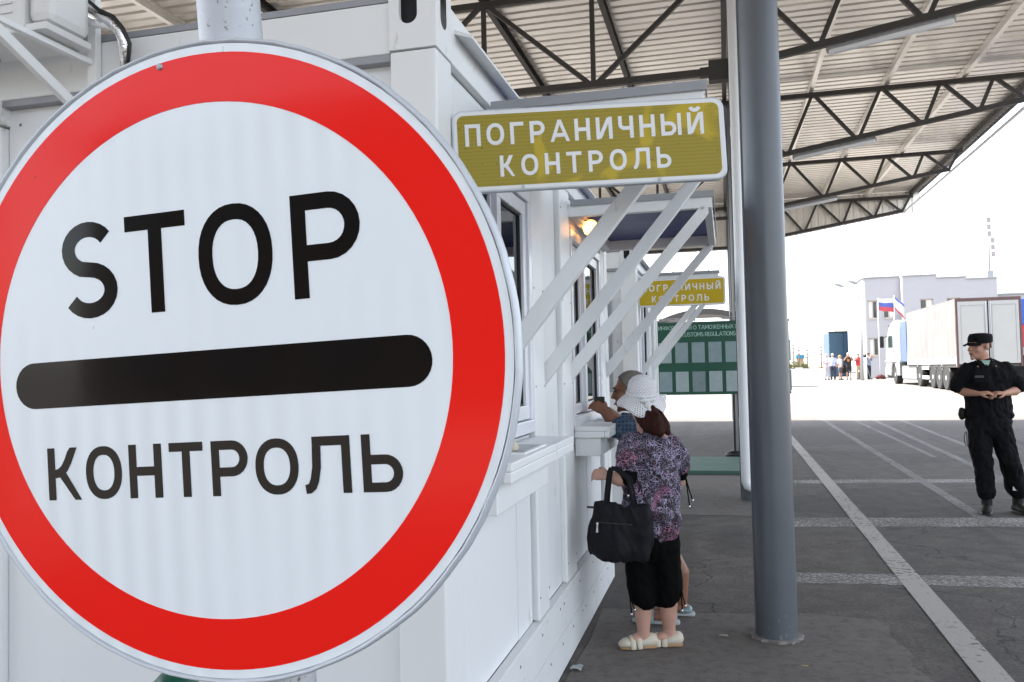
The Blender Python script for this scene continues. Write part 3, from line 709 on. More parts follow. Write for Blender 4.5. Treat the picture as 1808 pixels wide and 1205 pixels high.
    if second:
        panel(4.68,5.25,.40,1.18); panel(5.253,5.85,.40,1.18,.002); panel(4.68,5.85,2.345,2.53)
        post(5.86,6.02); M().box(-.997,XW+.001,Y(6.05),Y(6.2),0,2.53).build('corner_post', MAT['white_paint'], b, False, .008)
        window(b, Y(4.70), Y(5.845), 1.20, 2.335, Y(5.22))
        shelf(b, Y(4.71), Y(5.80), 1.202, -.645)
        awning(b, Y(4.63), Y(6.10))
    else:
        M().box(-.997,XW+.001,Y(end-.15),Y(end),0,2.53).build('corner_post', MAT['white_paint'], b, False, .008)
        M().box(-1.35,-1.10,Y(2.44),Y(2.475),1.3,2.25).build('meter_box', MAT['grey_trim'], b, False, .004)
    return b
b1 = booth(0, 'near white container booth with two service windows behind the round sign')
b2 = booth(5.92, 'far white container booth beyond the first, beside the green board', second=False)

# wall lamp glowing above the second window
lm, nt, bs = base_mat('warm_bulb'); bs.inputs['Base Color'].default_value = (1,.6,.2,1); bs.inputs['Emission Color'].default_value = (1,.42,.09,1); bs.inputs['Emission Strength'].default_value = 2
wl = thing('wall_lamp', (XW,4.95,2.3), 'lit orange bulb lamp under the second awning', 'lamp')
LY, LX, LZ = 4.97, XW+.075, 2.375
M().lathe([(.0,-.045),(.034,-.034),(.045,0),(.034,.034),(0,.042)], (LX,LY,LZ), 16).build('bulb', lm, wl, True)
cg = M()
for k in range(6):
    a = math.pi*k/6; cg.tube([(LX+.050*math.cos(a)*math.cos(t_), LY+.050*math.sin(a)*math.cos(t_), LZ+.050*math.sin(t_)) for t_ in [i*math.pi/10 - math.pi/2 for i in range(11)]], .003, 6)
cg.build('cage', MAT['galv'], wl, True)
M().box(XW,XW+.05,LY-.05,LY+.05,LZ+.03,LZ+.05).build('bracket', MAT['black'], wl)

# ------------------------------------------------------------------ yellow signs
def border_sign(o, ang, W, H, label, rows, mat, roll_=0.0):
    """rounded plate; o = lower left corner on the wall, ang = swing away from the wall's normal"""
    s = thing('hanging_sign', o, label, 'sign', 'yellow border control signs')
    s.rotation_euler = (0,-R(roll_),ang)
    mw = world_of(s)
    def rr_(x0,x1,z0,z1,r_):
        p = []
        for cx_, cz_, a0 in ((x1-r_,z1-r_,0),(x0+r_,z1-r_,90),(x0+r_,z0+r_,180),(x1-r_,z0+r_,270)): p += arc(cx_,cz_,r_,r_,a0,a0+90,8)
        return p
    def local(m, name, mat_, par, sm=False, bev=0):
        ob = m.build(name, mat_, None, sm, bev); ob.parent = par; return ob
    local(M().prism(rr_(0,W,0,H,.035), (0,0,0), (1,0,0), (0,0,1), (0,.028,0)), 'plate', MAT['rim'], s, False, .005)
    local(M().prism(rr_(.007,W-.007,.007,H-.007,.03), (0,-.0008,0), (1,0,0), (0,0,1), (0,.0012,0)), 'white_border', MAT['film_letter'], s)
    local(M().prism(rr_(.018,W-.018,.018,H-.018,.022), (0,-.0016,0), (1,0,0), (0,0,1), (0,.0012,0)), 'face', mat, s)
    mwl = Matrix.Translation((0,-.0018,0))
    for txt, x0, x1, z, hg in rows: put_text(txt, x0*W, x1*W, z*H, hg*H, hg*H*.172, .0006, MAT['film_letter'], s, mwl)
    for x in (.25*W,.75*W): local(M().lathe([(.006,-.004),(.006,0)], (x,-.001,.012), 8, 'Y'), 'rivet', MAT['galv'], s)
    for x in (.2*W,.8*W): local(M().box(x-.015,x+.015,.028,.028+.10+.15*(x/W)*(1 if ang else 0),H*.82,H*.9), 'bracket', MAT['grey_trim'], s)
    return s
def film_sunny():
    # sign film: yellow reflection spots painted into the colour, plus dark specks
    m, nt, bs = base_mat('film_yellow_reflections'); vec = coords(nt, (1,1,1))
    n1 = noise_tex(nt, vec, 5.5, 2, .4, 1.2); n2 = noise_tex(nt, vec, 60, 3)
    f = ramp(nt, n1, .63, .70)
    w = N(nt, 'ShaderNodeTexWave'); w.bands_direction = 'Z'; w.inputs['Scale'].default_value = 26; w.inputs['Distortion'].default_value = .5; nt.links.new(vec, w.inputs['Vector'])
    c0 = mix(nt, w.outputs['Fac'], (.265,.205,.008), (.315,.245,.012))
    c = mix(nt, f, c0, (.44,.325,.010)); c = mix(nt, ramp(nt, n2, .68, .72), c, (.12,.09,.01))
    nt.links.new(c, bs.inputs['Base Color']); bs.inputs['Roughness'].default_value = .3; bs.inputs['Specular IOR Level'].default_value = .25
    return m
border_sign((-.832,2.56,2.097), R(14.3), .884, .270, 'large yellow border control sign hanging right of the stop sign', [('ПОГРАНИЧНЫЙ', .048, .922, .560, .265), ('КОНТРОЛЬ', .170, .796, .175, .255)], film_sunny(), 2.0)
border_sign((-.835,8.38,2.130), 0, .85, .278, 'small far yellow border control sign behind the diagonal struts', [('ПОГРАНИЧНЫЙ', .055, .945, .555, .235), ('КОНТРОЛЬ', .165, .815, .16, .235)], MAT['film_yellow_bright'])

# ------------------------------------------------------------------ big round stop sign on its post
SC = V(-.5450,.8013,1.5406); a_, t_ = -.01154, -.01735
ex = V(math.cos(a_), math.sin(a_), 0); nn = V(math.sin(a_)*math.cos(t_), -math.cos(a_)*math.cos(t_), math.sin(t_)); ez = nn.cross(ex)
tilt = R(2.3)
ex2 = ex*math.cos(tilt) + ez*math.sin(tilt); ez2 = -ex*math.sin(tilt) + ez*math.cos(tilt)
SM = Matrix(((ex2.x,-nn.x,ez2.x,SC.x),(ex2.y,-nn.y,ez2.y,SC.y),(ex2.z,-nn.z,ez2.z,SC.z),(0,0,0,1)))
pole_top, pole_bot = V(-.625,.872,2.75), V(-.405,.872,0)
stop = thing('stop_sign', pole_bot, 'huge round white stop sign with red ring on a grey post', 'sign')
SL = parent_inv(stop) @ SM
def sp(m, name, mat, par=None, smooth=False, bevel=0):
    o = m.build(name, mat, None, smooth, bevel); o.parent = par or stop
    o.matrix_parent_inverse = Matrix.Identity(4); o.matrix_basis = SL if par is None else Matrix.Identity(4); return o
O, EX, EZ = (0,0,0), (1,0,0), (0,0,1)
disc = sp(M().lathe([(.3435,.001),(.3435,.010),(.2,.0101)], O, 128, 'Y'), 'disc', MAT['film_white'], None, 40)
sp(M().add([], []).ring(.0, .3438, (0,.0006,0), EX, EZ, (0,-.0006,0), 128) if False else M().prism([(.3438*math.cos(2*math.pi*k/128), .3438*math.sin(2*math.pi*k/128)) for k in range(128)], (0,.0012,0), EX, EZ, (0,-.0012,0)), 'white_face', MAT['film_white'], disc)
rim = M(); n1, n2 = 128, 10; vs = []; random.seed(21)
dent = [random.uniform(-.0006,.0006) for _ in range(n1)]
for i in range(n1):
    a = 2*math.pi*i/n1
    for k in range(n2):
        b_ = 2*math.pi*k/n2; r_ = .3470 + .0034*math.cos(b_) + dent[i]; vs.append((r_*math.cos(a), .0065 + .0095*math.sin(b_), r_*math.sin(a)))
rim.add(vs, [(i*n2+k, i*n2+(k+1)%n2, ((i+1)%n1)*n2+(k+1)%n2, ((i+1)%n1)*n2+k) for i in range(n1) for k in range(n2)])
sp(rim, 'rim', MAT['rim'], disc, True)
sp(M().ring(.2805, .3345, (0,0,0), EX, EZ, (0,-.0005,0), 128), 'red_ring', MAT['film_red'], disc)
bar = arc(.258-.0265, -.0165, .0265, .0265, -90, 90, 14) + arc(-.258+.0265, -.0165, .0265, .0265, 90, 270, 14)
sp(M().prism(bar, (0,0,0), EX, EZ, (0,-.0005,0)), 'black_bar', MAT['film_black'], disc)
I4 = Matrix.Identity(4)
for ch, x, w in (('S',-.186,.074),('T',-.099,.078),('O',-.0055,.0905),('P',.1085,.079)): put_letter(ch, x, .056, w, .110, .0172, .0005, MAT['film_black'], disc, I4)
for ch, x, w in (('К',-.2185,.045),('О',-.1665,.048),('Н',-.1085,.0425),('Т',-.056,.0425),('Р',-.003,.0445),('О',.0505,.051),('Л',.109,.0525),('Ь',.1745,.0445)): put_letter(ch, x, -.1485, w, .0595, .0098, .0005, MAT['film_black'], disc, I4)
M().tube([pole_bot, pole_top], .0365, 32).build('post', MAT['galv'], stop, 40)
for z in (1.80,1.26):
    k = (z)/2.75; c = pole_bot + (pole_top-pole_bot)*k
    M().lathe([(.0385,-.02),(.0385,.02)], c, 32).build('clamp', MAT['galv'], stop, 40)
M().lathe([(.0015,-.003),(.004,-.0015),(.004,.001)], SC + ex*-.055 + ez*.326, 10, 'Y').build('bolt', MAT['galv'], stop, True)

# ------------------------------------------------------------------ air conditioner on the end wall
ac = thing('air_conditioner', (-2.3,2.43,2.6), 'white outdoor air conditioner unit on brackets, top left of the booth', 'air conditioner')
body = M().box(-2.80,-2.12,2.15,2.35,2.625,3.15).build('casing', MAT['ac'], ac, False, .008)
M().box(-2.118,-2.03,2.16,2.345,2.655,3.15).build('side_cover', MAT['ac'], ac, False, .03)
M().box(-2.118,-2.036,2.155,2.35,2.628,2.652).build('base_rail', MAT['ac'], ac, False, .003)
for z in (2.66,2.69,2.72): M().box(-2.78,-2.16,2.145,2.1495,z,z+.008).build('louvre', MAT['ac'], body, False, .002)
M().lathe([(.10,0),(.10,-.004),(.06,-.008),(.06,-.004)], (-2.45,2.25,2.6245), 24).build('drain_ring', MAT['grey_trim'], ac)
for x in (-2.09,-2.62):
    br = M(); br.box(x-.012,x+.022,2.405,2.432,2.36,3.0); br.build('wall_bracket', MAT['white_paint'], ac, False, .002)
    M().bar((x,2.42,2.40),(x,1.98,2.60), .022,.035).build('bracket_brace', MAT['white_paint'], ac, False, .002)
    M().box(x-.012,x+.012,1.97,2.404,2.603,2.622).build('bracket_arm', MAT['white_paint'], ac, False, .002)
M().tube([(-2.06,2.36,2.77),(-2.01,2.37,2.745),(-1.975,2.37,2.725),(-1.95,2.38,2.695),(-1.938,2.39,2.66),(-1.942,2.40,2.61),(-1.96,2.43,2.57)], [.016,.017,.020,.018,.021,.019,.02], 12).build('foil_hose', MAT['foil'], ac, True)
M().tube([(-2.05,2.35,2.80),(-2.01,2.355,2.765),(-1.96,2.36,2.74),(-1.93,2.37,2.70),(-1.915,2.385,2.65),(-1.925,2.39,2.60),(-1.95,2.42,2.57)], .007, 8).build('power_cable', MAT['black'], ac, True)
M().tube([(-2.06,2.36,2.725),(-2.0,2.365,2.715),(-1.96,2.375,2.70)], .010, 8).build('copper_pipe', MAT['white_paint'], ac, True)

# ------------------------------------------------------------------ green bollard with chain under the sign
gb_ = thing('bollard', (-1.25,1.7,0), 'green round topped bollard with a chain under the stop sign', 'bollard')
M().lathe([(.06,0),(.06,.02),(.042,.03),(.042,.76),(.048,.78),(.055,.80),(.050,.825),(.03,.845),(0,.852)], (-1.25,1.7,0), 24).build('post', MAT['green'], gb_, 40)
ch = M(); 
for k in range(22):
    u = k/21; c = V(-1.20+u*.45, 1.68, .815 - .12*math.sin(u*math.pi)); n = 12; r1, r2 = .011, .003
    up = k % 2; vs = []; fs = []
    for i in range(n):
        a = 2*math.pi*i/n
        for j in range(5):
            b_ = 2*math.pi*j/5; q = (r1 + r2*math.cos(b_)); w = (q*1.5*math.cos(a), (q*math.sin(a) if up else r2*math.sin(b_)), (r2*math.sin(b_) if up else q*math.sin(a)))
            vs.append(c + Vector(w))
    fs = [(i*5+j, i*5+(j+1)%5, ((i+1)%n)*5+(j+1)%5, ((i+1)%n)*5+j) for i in range(n) for j in range(5)]
    ch.add(vs, fs)
c_ = ch.build('chain', MAT['galv'], gb_, True); c_['kind'] = 'stuff'

# ------------------------------------------------------------------ pen cord and little bag on the near shelf
pc = thing('pen_cord', (-.78,2.97,1.24), 'twisted cord with a small cream cloth bag on the near shelf', 'cord')
M().tube([(-.775+.006*math.sin(i*1.7), 3.02-.003*i+.006*math.cos(i*1.7), 1.365-.0085*i) for i in range(12)], .006, 8).build('cord', MAT['curtain'], pc, True)
blob('cloth_bag', M().loft([(-.772,2.985,1.275,.010,.010),(-.770,2.98,1.262,.018,.018),(-.768,2.975,1.245,.026,.026),(-.768,2.975,1.238,.024,.024)], 14), MAT['cream'], pc, .004, 2, .003, (60,60,60))

# ------------------------------------------------------------------ information board
bd = thing('information_board', (-.15,14.6,0), 'green customs information board with two rows of pinned paper sheets', 'notice board')
M().box(-1.30,1.02,14.60,14.65,1.07,2.30).build('panel', MAT['green'], bd, False, .006)
for z in (1.085,2.285): M().box(-1.31,1.03,14.585,14.60,z-.02,z+.02).build('frame_rail', MAT['green'], bd)
for z in (2.34,2.37): M().tube([(-1.3,14.62,z),(1.0,14.62,z)], .008, 8).build('top_bar', MAT['galv'], bd, True)
for x in (-1.2,-.5,.1,.6,1.0): M().bar((x,14.62,2.30),(x,14.62,2.45), .015,.015).build('bar_post', MAT['black'], bd)
PAP = [MAT['paper'], paint('paper_sheet_pale', (.36,.45,.46), .2, 0, .2, 7), paint('paper_sheet_grey', (.20,.27,.29), .22, 0, .3, 8)]
for r_, z in enumerate((1.61,1.115)):
    for k in range(8):
        x = -1.12 + k*.278; rs = random.Random(r_*8+k); z += 0
        s_ = box('paper_sheet', PAP[rs.randrange(3)], (x,x+.215,14.588,14.599,z,z+.345), bd)
        for j in range(rs.randint(6,10)): box('print_line', MAT['grey_trim'], (x+.03+(.03 if j == 0 else 0),x+.185-rs.choice((0,0,.02,.06,.09)),14.5865,14.5878,z+.295-j*.028,z+.295-j*.028+(.010 if j == 0 else .005)), s_)
lb = parent_inv(bd)
put_text('ИНФОРМАЦИЯ О ТАМОЖЕННЫХ ПРАВИЛАХ', -1.12, .60, 2.175, .072, .010, .002, MAT['board_text'], bd, lb @ Matrix.Translation((0,14.598,0)))
put_text('CUSTOMS REGULATIONS', -.72, .17, 2.055, .072, .010, .002, MAT['board_text'], bd, lb @ Matrix.Translation((0,14.598,0)))
for x in (-1.22,.10,.95):
    M().bar((x,14.63,0),(x,14.63,1.08), .03,.03).build('leg', MAT['black'], bd)
ft = M(); ft.loft([(-.02,14.62,.05,.05,.12),(.05,14.62,.06,.07,.16),(.24,14.62,.05,.05,.12)], 12); ft.build('foot', MAT['black'], bd, True)

# ------------------------------------------------------------------ litter on the walkway
for i, (x, y, s_, lab) in enumerate(((-.78,4.25,.024,'crumpled clear plastic scrap beside the booth plinth'),(-.70,6.15,.03,'small white paper curl by the far end of the near booth'),(-.06,4.92,.02,'short pale straw bit on the concrete in front of the column'),(.34,4.5,.014,'tiny brown butt on the concrete at the column foot'))):
    m = M(); random.seed(40+i); vs = []
    for a in range(4):
        for b_ in range(4): vs.append((x+(a-1.5)*s_*.8, y+(b_-1.5)*s_*(1.0 if i<2 else .35), .010+random.uniform(0,s_*(.5 if i<2 else .25))))
    m.add(vs, [(a*4+b_, a*4+b_+1, a*4+b_+5, a*4+b_+4) for a in range(3) for b_ in range(3)])
    tag(m.build('litter_scrap', [MAT['curtain'],MAT['pvc'],MAT['cream'],MAT['field']][i], None, True), lab, 'litter', 'litter on the walkway')

# ------------------------------------------------------------------ people
def skin_mat(name, c):
    m = paint(name, c, .5, 0, .12, 14, None, (.5,.6), .15, 60); m.node_tree.nodes['Principled BSDF'].inputs['Subsurface Weight'].default_value = .08
    m.node_tree.nodes['Principled BSDF'].inputs['Subsurface Radius'].default_value = (.02,.008,.004); return m
MAT['skin'] = skin_mat('skin', (.46,.24,.165)); MAT['skin_tan'] = skin_mat('tanned_skin', (.27,.125,.075)); MAT['skin_pale'] = skin_mat('pale_skin', (.50,.29,.22))
MAT['uniform'] = paint('black_uniform_cloth', (.006,.006,.008), .85, 0, .35, 12, None, (.5,.6), .3, 200, spec=.15)
MAT['boots'] = paint('boot_leather', (.012,.011,.010), .6, 0, .3, 10, spec=.3)
MAT['black_cloth'] = paint('black_cloth', (.004,.004,.004), .9, 0, .3, 10, spec=.06)
MAT['bag'] = paint('bag_fabric', (.006,.006,.009), .6, 0, .3, 14, None, (.5,.6), .35, 150, spec=.2)
MAT['hair_red'] = paint('red_hair', (.030,.007,.004), .6, 0, .5, 22, None, (.5,.6), .8, 90, spec=.15, stretch=(1,1,.2))
MAT['hair_grey'] = paint('grey_hair', (.19,.175,.155), .9, 0, .4, 30, None, (.5,.6), .9, 160)
MAT['lips'] = paint('lips', (.28,.09,.07), .5, 0, .1, 10); MAT['brow'] = paint('brow_hair', (.09,.05,.03), .8, 0, .2, 30)
MAT['eye'] = paint('eye', (.05,.04,.035), .2, 0, .1, 10); MAT['silver'] = paint('silver_metal', (.75,.75,.75), .25, 1, .05, 10)
MAT['white_cloth'] = paint('white_cloth', (.75,.75,.76), .85, 0, .1, 12)
MAT['sandal'] = paint('cream_leather', (.60,.55,.44), .6, 0, .12, 20); MAT['sole'] = paint('tan_sole', (.36,.22,.11), .7, 0, .2, 20)
def stripes_mat():
    m, nt, bs = base_mat('striped_vest'); vec = coords(nt, 1.0); w = N(nt, 'ShaderNodeTexWave'); w.bands_direction = 'Z'; w.inputs['Scale'].default_value = 18; nt.links.new(vec, w.inputs['Vector'])
    nt.links.new(mix(nt, ramp(nt, w.outputs['Fac'], .45, .55), (.72,.78,.74), (.05,.26,.18)), bs.inputs['Base Color']); bs.inputs['Roughness'].default_value = .9; return m
def leopard_mat():
    m, nt, bs = base_mat('leopard_print_cloth'); vec = coords(nt, 1.0)
    wp = N(nt, 'ShaderNodeTexNoise'); wp.inputs['Scale'].default_value = 14; nt.links.new(vec, wp.inputs['Vector'])
    va = N(nt, 'ShaderNodeVectorMath', operation='MULTIPLY_ADD'); nt.links.new(wp.outputs['Color'], va.inputs[0]); va.inputs[1].default_value = (.075,)*3; nt.links.new(vec, va.inputs[2])
    vo = N(nt, 'ShaderNodeTexVoronoi'); vo.feature = 'DISTANCE_TO_EDGE'; vo.inputs['Scale'].default_value = 66; nt.links.new(va.outputs[0], vo.inputs['Vector'])
    vc = N(nt, 'ShaderNodeTexVoronoi'); vc.inputs['Scale'].default_value = 66; nt.links.new(va.outputs[0], vc.inputs['Vector'])
    patch = noise_tex(nt, vec, 9, 2); patch2 = noise_tex(nt, vec, 6, 2, .5, .5)
    net = mix(nt, ramp(nt, patch, .50, .66), (.34,.30,.44), (.34,.13,.23))
    wn_ = noise_tex(nt, vec, 22, 2); ws_ = N(nt, 'ShaderNodeMath', operation='MULTIPLY_ADD'); nt.links.new(wn_, ws_.inputs[0]); ws_.inputs[1].default_value = -.30; dof = N(nt, 'ShaderNodeMath', operation='ADD'); nt.links.new(vo.outputs['Distance'], dof.inputs[0]); dof.inputs[1].default_value = .30; nt.links.new(dof.outputs[0], ws_.inputs[2])
    wmask = ramp(nt, ws_.outputs[0], .192, .222)
    inner = mix(nt, ramp(nt, vc.outputs['Distance'], .05, .35), (.12,.03,.06), (.006,.004,.006))
    c = mix(nt, wmask, net, inner)
    c = mix(nt, ramp(nt, patch2, .64, .70), c, mix(nt, ramp(nt, vo.outputs['Distance'], .05, .25), (.38,.18,.30), (.13,.04,.08)))
    nt.links.new(c, bs.inputs['Base Color']); bs.inputs['Roughness'].default_value = .75
    bump(nt, bs, noise_tex(nt, vec, 26, 3), .25, .01); return m
def plaid_mat():
    m, nt, bs = base_mat('blue_plaid_cloth'); vec = coords(nt, 1.0); out = None; c = (.030,.060,.115)
    for d in 'XYZ':
        w = N(nt, 'ShaderNodeTexWave'); w.bands_direction = d; w.inputs['Scale'].default_value = 14; nt.links.new(vec, w.inputs['Vector'])
        f = ramp(nt, w.outputs['Fac'], .86, .93); mm = N(nt, 'ShaderNodeMath', operation='MULTIPLY'); nt.links.new(f, mm.inputs[0]); mm.inputs[1].default_value = .4
        c = mix(nt, mm.outputs[0], c, (.16,.21,.27))
    nt.links.new(c, bs.inputs['Base Color']); bs.inputs['Roughness'].default_value = .9; return m
def hat_mat():
    """openwork crochet: rows of small round holes"""
    m, nt, bs = base_mat('crochet_hat'); tc = N(nt, 'ShaderNodeTexCoord'); sx = N(nt, 'ShaderNodeSeparateXYZ'); nt.links.new(tc.outputs['Object'], sx.inputs[0])
    at = N(nt, 'ShaderNodeMath', operation='ARCTAN2'); nt.links.new(sx.outputs['Y'], at.inputs[0]); nt.links.new(sx.outputs['X'], at.inputs[1])
    def mul(a, k, fn=None):
        q = N(nt, 'ShaderNodeMath', operation='MULTIPLY'); nt.links.new(a, q.inputs[0]); q.inputs[1].default_value = k
        if fn is None: return q.outputs[0]
        s_ = N(nt, 'ShaderNodeMath', operation=fn); nt.links.new(q.outputs[0], s_.inputs[0]); return s_.outputs[0]
    # rows follow the surface: use the distance from the crown's top point
    ln = N(nt, 'ShaderNodeVectorMath', operation='DISTANCE'); nt.links.new(tc.outputs['Object'], ln.inputs[0]); ln.inputs[1].default_value = (0,0,.085)
    a1 = mul(at.outputs[0], 30, 'SINE'); b1 = mul(ln.outputs['Value'], 2*math.pi/.0140, 'SINE')
    pr = N(nt, 'ShaderNodeMath', operation='MULTIPLY'); nt.links.new(a1, pr.inputs[0]); nt.links.new(b1, pr.inputs[1])
    f = ramp(nt, pr.outputs[0], .50, .75)
    mr = N(nt, 'ShaderNodeMapRange'); nt.links.new(ln.outputs['Value'], mr.inputs['Value']); mr.inputs['From Min'].default_value = .05; mr.inputs['From Max'].default_value = .06
    f2 = N(nt, 'ShaderNodeMath', operation='MULTIPLY'); nt.links.new(f, f2.inputs[0]); nt.links.new(mr.outputs[0], f2.inputs[1])
    bs.inputs['Base Color'].default_value = (.78,.77,.80,1); bs.inputs['Roughness'].default_value = .85
    tr = N(nt, 'ShaderNodeBsdfTransparent'); mx = N(nt, 'ShaderNodeMixShader'); nt.links.new(f2.outputs[0], mx.inputs[0]); nt.links.new(bs.outputs[0], mx.inputs[1]); nt.links.new(tr.outputs[0], mx.inputs[2])
    nt.links.new(mx.outputs[0], nt.nodes['Material Output'].inputs['Surface'])
    bump(nt, bs, pr.outputs[0], .5, .004); return m

def local(o, parent=None):
    o.matrix_parent_inverse = Matrix.Identity(4); return o
def head(m, c, yaw_, s_=1.0, tilt_=0.0, neck=None):
    """adds a head to m: cranium, jaw, brow, nose, cheeks, chin, ears; c = middle of the head, faces -y before yaw"""
    rot = Matrix.Rotation(yaw_, 3, 'Z') @ Matrix.Rotation(tilt_, 3, 'X'); c = Vector(c)
    q = lambda x, y, z: c + rot @ (Vector((x,y,z))*s_)
    e = lambda p, r_: m.ell(q(*p), tuple(k*s_ for k in r_), yaw_)
    e((0,.020,.035), (.076,.097,.088)); e((0,-.015,-.035), (.062,.078,.090)); e((0,-.045,-.085), (.043,.045,.036)); e((0,-.072,.030), (.052,.022,.016))
    e((.036,-.058,-.032), (.024,.024,.026)); e((-.036,-.058,-.032), (.024,.024,.026)); e((0,-.080,-.112), (.020,.016,.014))
    e((0,-.088,-.066), (.026,.014,.014))
    for x in (-1,1): e((x*.078,.014,-.008), (.009,.021,.033))
    a, b_ = q(0,-.088,.022), q(0,-.108,-.030); m.loft([(*a,.008*s_,.009*s_),(*((a+b_)/2),.010*s_,.011*s_),(*b_,.016*s_,.013*s_)], 10)
    return q
def face_bits(q, body, s_=1.0, dark=MAT['eye']):
    for x in (-1,1):
        local(M().ell(q(x*.031,-.083,.010), (.011*s_,.008*s_,.007*s_)).build('eye', MAT['eye'], body, True))
        local(M().loft([(*q(x*.050,-.080,.026),.005*s_,.004*s_),(*q(x*.030,-.094,.031),.006*s_,.005*s_),(*q(x*.014,-.092,.027),.004*s_,.004*s_)], 8).build('eyebrow', MAT['brow'], body, True))
    local(M().loft([(*q(-.024,-.090,-.068),.003*s_,.003*s_),(*q(0,-.103,-.070),.006*s_,.006*s_),(*q(.024,-.090,-.068),.003*s_,.003*s_)], 8).build('mouth', MAT['lips'], body, True))
def hand(m, wrist, d, palm_n, curl, s_=1.0, side=1):
    """palm, four fingers of different length with bent knuckles and a thumb from the side of the palm"""
    w = Vector(wrist); d = Vector(d).normalized(); n = Vector(palm_n); n = (n - d*n.dot(d)).normalized(); sd_ = d.cross(n)*side
    kn = w + d*.085*s_
    m.loft([(*w,.024*s_,.020*s_),(*(w+d*.035*s_),.034*s_,.019*s_),(*(w+d*.075*s_),.040*s_,.017*s_)], 12, tuple(n))
    for i, ln in enumerate((.070,.080,.075,.058)):
        b_ = kn + sd_*((i-1.5)*.0195*s_); p = [b_ - d*.012*s_]; dd = d; seg = ln*s_/3; cur = b_
        for j in range(3):
            p.append(cur); dd = (dd*math.cos(curl*(.8 if j == 0 else .6)) + n*math.sin(curl*(.8 if j == 0 else .6))).normalized(); n_ = n; cur = cur + dd*seg
            # keep bending in the d-n plane
        p.append(cur); m.loft([(*pp, (.0100-.0009*j)*s_, (.0100-.0009*j)*s_) for j, pp in enumerate(p)], 8, tuple(sd_))
    t0 = w + d*.025*s_ - sd_*.030*s_; t1 = t0 + (d*.6 - sd_*.55 + n*.35).normalized()*.038*s_; t2 = t1 + (d*.9 - sd_*.0 + n*.5).normalized()*.032*s_
    m.loft([(*t0,.013*s_,.013*s_),(*t1,.0115*s_,.0115*s_),(*t2,.009*s_,.009*s_)], 8, tuple(n))

# --- the guard
G = thing('person', (2.60,9.40,0), 'guard in black uniform and cap standing with hands together on the lane', 'person'); G.scale = (1.02,1.02,1.0)
m = M(); q = head(m, (-.115,-.005,1.680), R(-58), 1.11)
m.loft([(-.085,.02,1.60,.062,.062),(-.075,.02,1.52,.060,.060),(-.065,.02,1.45,.075,.07)], 14)
m.loft([(-.06,.01,1.46,.13,.08),(-.05,.01,1.25,.14,.10),(-.05,.01,1.02,.13,.10)], 16)
for (sh, el, wr) in (((-.235,.01,1.45),(-.305,.03,1.225),(-.185,-.175,1.205)), ((.135,.01,1.45),(.235,.02,1.23),(.045,-.185,1.205))):
    sh, el, wr = Vector(sh), Vector(el), Vector(wr)
    m.loft([(*sh,.052,.052),(*((sh+el)/2),.050,.050),(*el,.043,.043),(*(el+(wr-el)*.3),.046,.044),(*(el+(wr-el)*.7),.034,.032),(*wr,.026,.024)], 14)
hand(m, (-.185,-.175,1.205), (.92,-.30,.10), (.1,.25,-1), .55, 1.05, 1); hand(m, (.045,-.185,1.205), (-.90,-.30,.06), (-.1,.25,-1), .75, 1.05, -1)
for (hp, kn, an) in (((-.125,.01,.95),(-.105,-.01,.52),(-.085,.02,.10)), ((.03,.01,.95),(.11,-.01,.52),(.195,.06,.10))):
    m.loft([(*hp,.075,.075),(*kn,.05,.05),(*an,.035,.035)], 12)
gbod = local(blob('body', m, MAT['skin'], G, .0065, 2)); face_bits(q, gbod, 1.11)
# shirt
m = M()
m.loft([(-.07,.03,1.545,.075,.065),(-.065,.025,1.50,.135,.080),(-.06,.015,1.46,.205,.098),(-.055,.005,1.38,.222,.120),(-.055,.0,1.25,.215,.128),(-.055,.0,1.10,.212,.130),(-.055,.0,.985,.222,.135),(-.055,.0,.955,.212,.13)], 24)
for pts in (((-.215,.015,1.455,.075),(-.265,.02,1.37,.078),(-.31,.025,1.29,.080),(-.315,.02,1.265,.078)), ((.11,.015,1.455,.075),(.17,.02,1.37,.078),(.235,.02,1.29,.080),(.24,.015,1.265,.078))):
    m.loft([(*p[:3],p[3],p[3]*.95) for p in pts], 18)
shirt = local(blob('uniform_shirt', m, MAT['uniform'], G, .008, 3, .016, (11,11,7), 1))
m = M()
for pts in (((-.325,.022,1.275),(-.298,.018,1.262)), ):
    pass
for x0, x1, y0 in ((-.16,-.075,-.075),(-.02,-.055,-.075)):   # open collar points
    m.prism([(x0,1.545),(x0+(x1-x0)*.55,1.455),(x1,1.475),(x0+(x1-x0)*.45,1.535)], (0,y0-.008,0), (1,0,0), (0,0,1), (0,.008,0))
local(m.build('collar', MAT['uniform'], G, False, .002))
vm = M(); vm.prism([(-.128,1.535),(-.02,1.535),(-.068,1.425)], (0,-.080,0), (1,0,0), (0,0,1), (0,.03,0)); local(vm.build('striped_vest', stripes_mat(), G))
for x in (-.155,.005): local(M().lathe([(.008,-.004),(.007,-.007),(.003,-.008)], (x,-.098,1.475), 8, 'Y').build('collar_pin', MAT['sole'], G))
for x0 in (-.20,.015): local(M().box(x0,x0+.11,-.132,-.122,1.335,1.345).build('pocket_flap', MAT['uniform'], G, False, .002)); local(M().box(x0,x0+.11,-.135,-.124,1.31,1.343).build('pocket_flap', MAT['uniform'], G, False, .003))
m = M(); m.ell((-.055,0,.965), (.200,.125,.018), 0, 28, 7); local(m.build('belt', MAT['boots'], G, True))
local(M().loft([(-.285,.02,1.04,.028,.03),(-.29,.02,.99,.032,.034),(-.285,.02,.955,.026,.03)], 12).build('pouch', MAT['boots'], G, True))
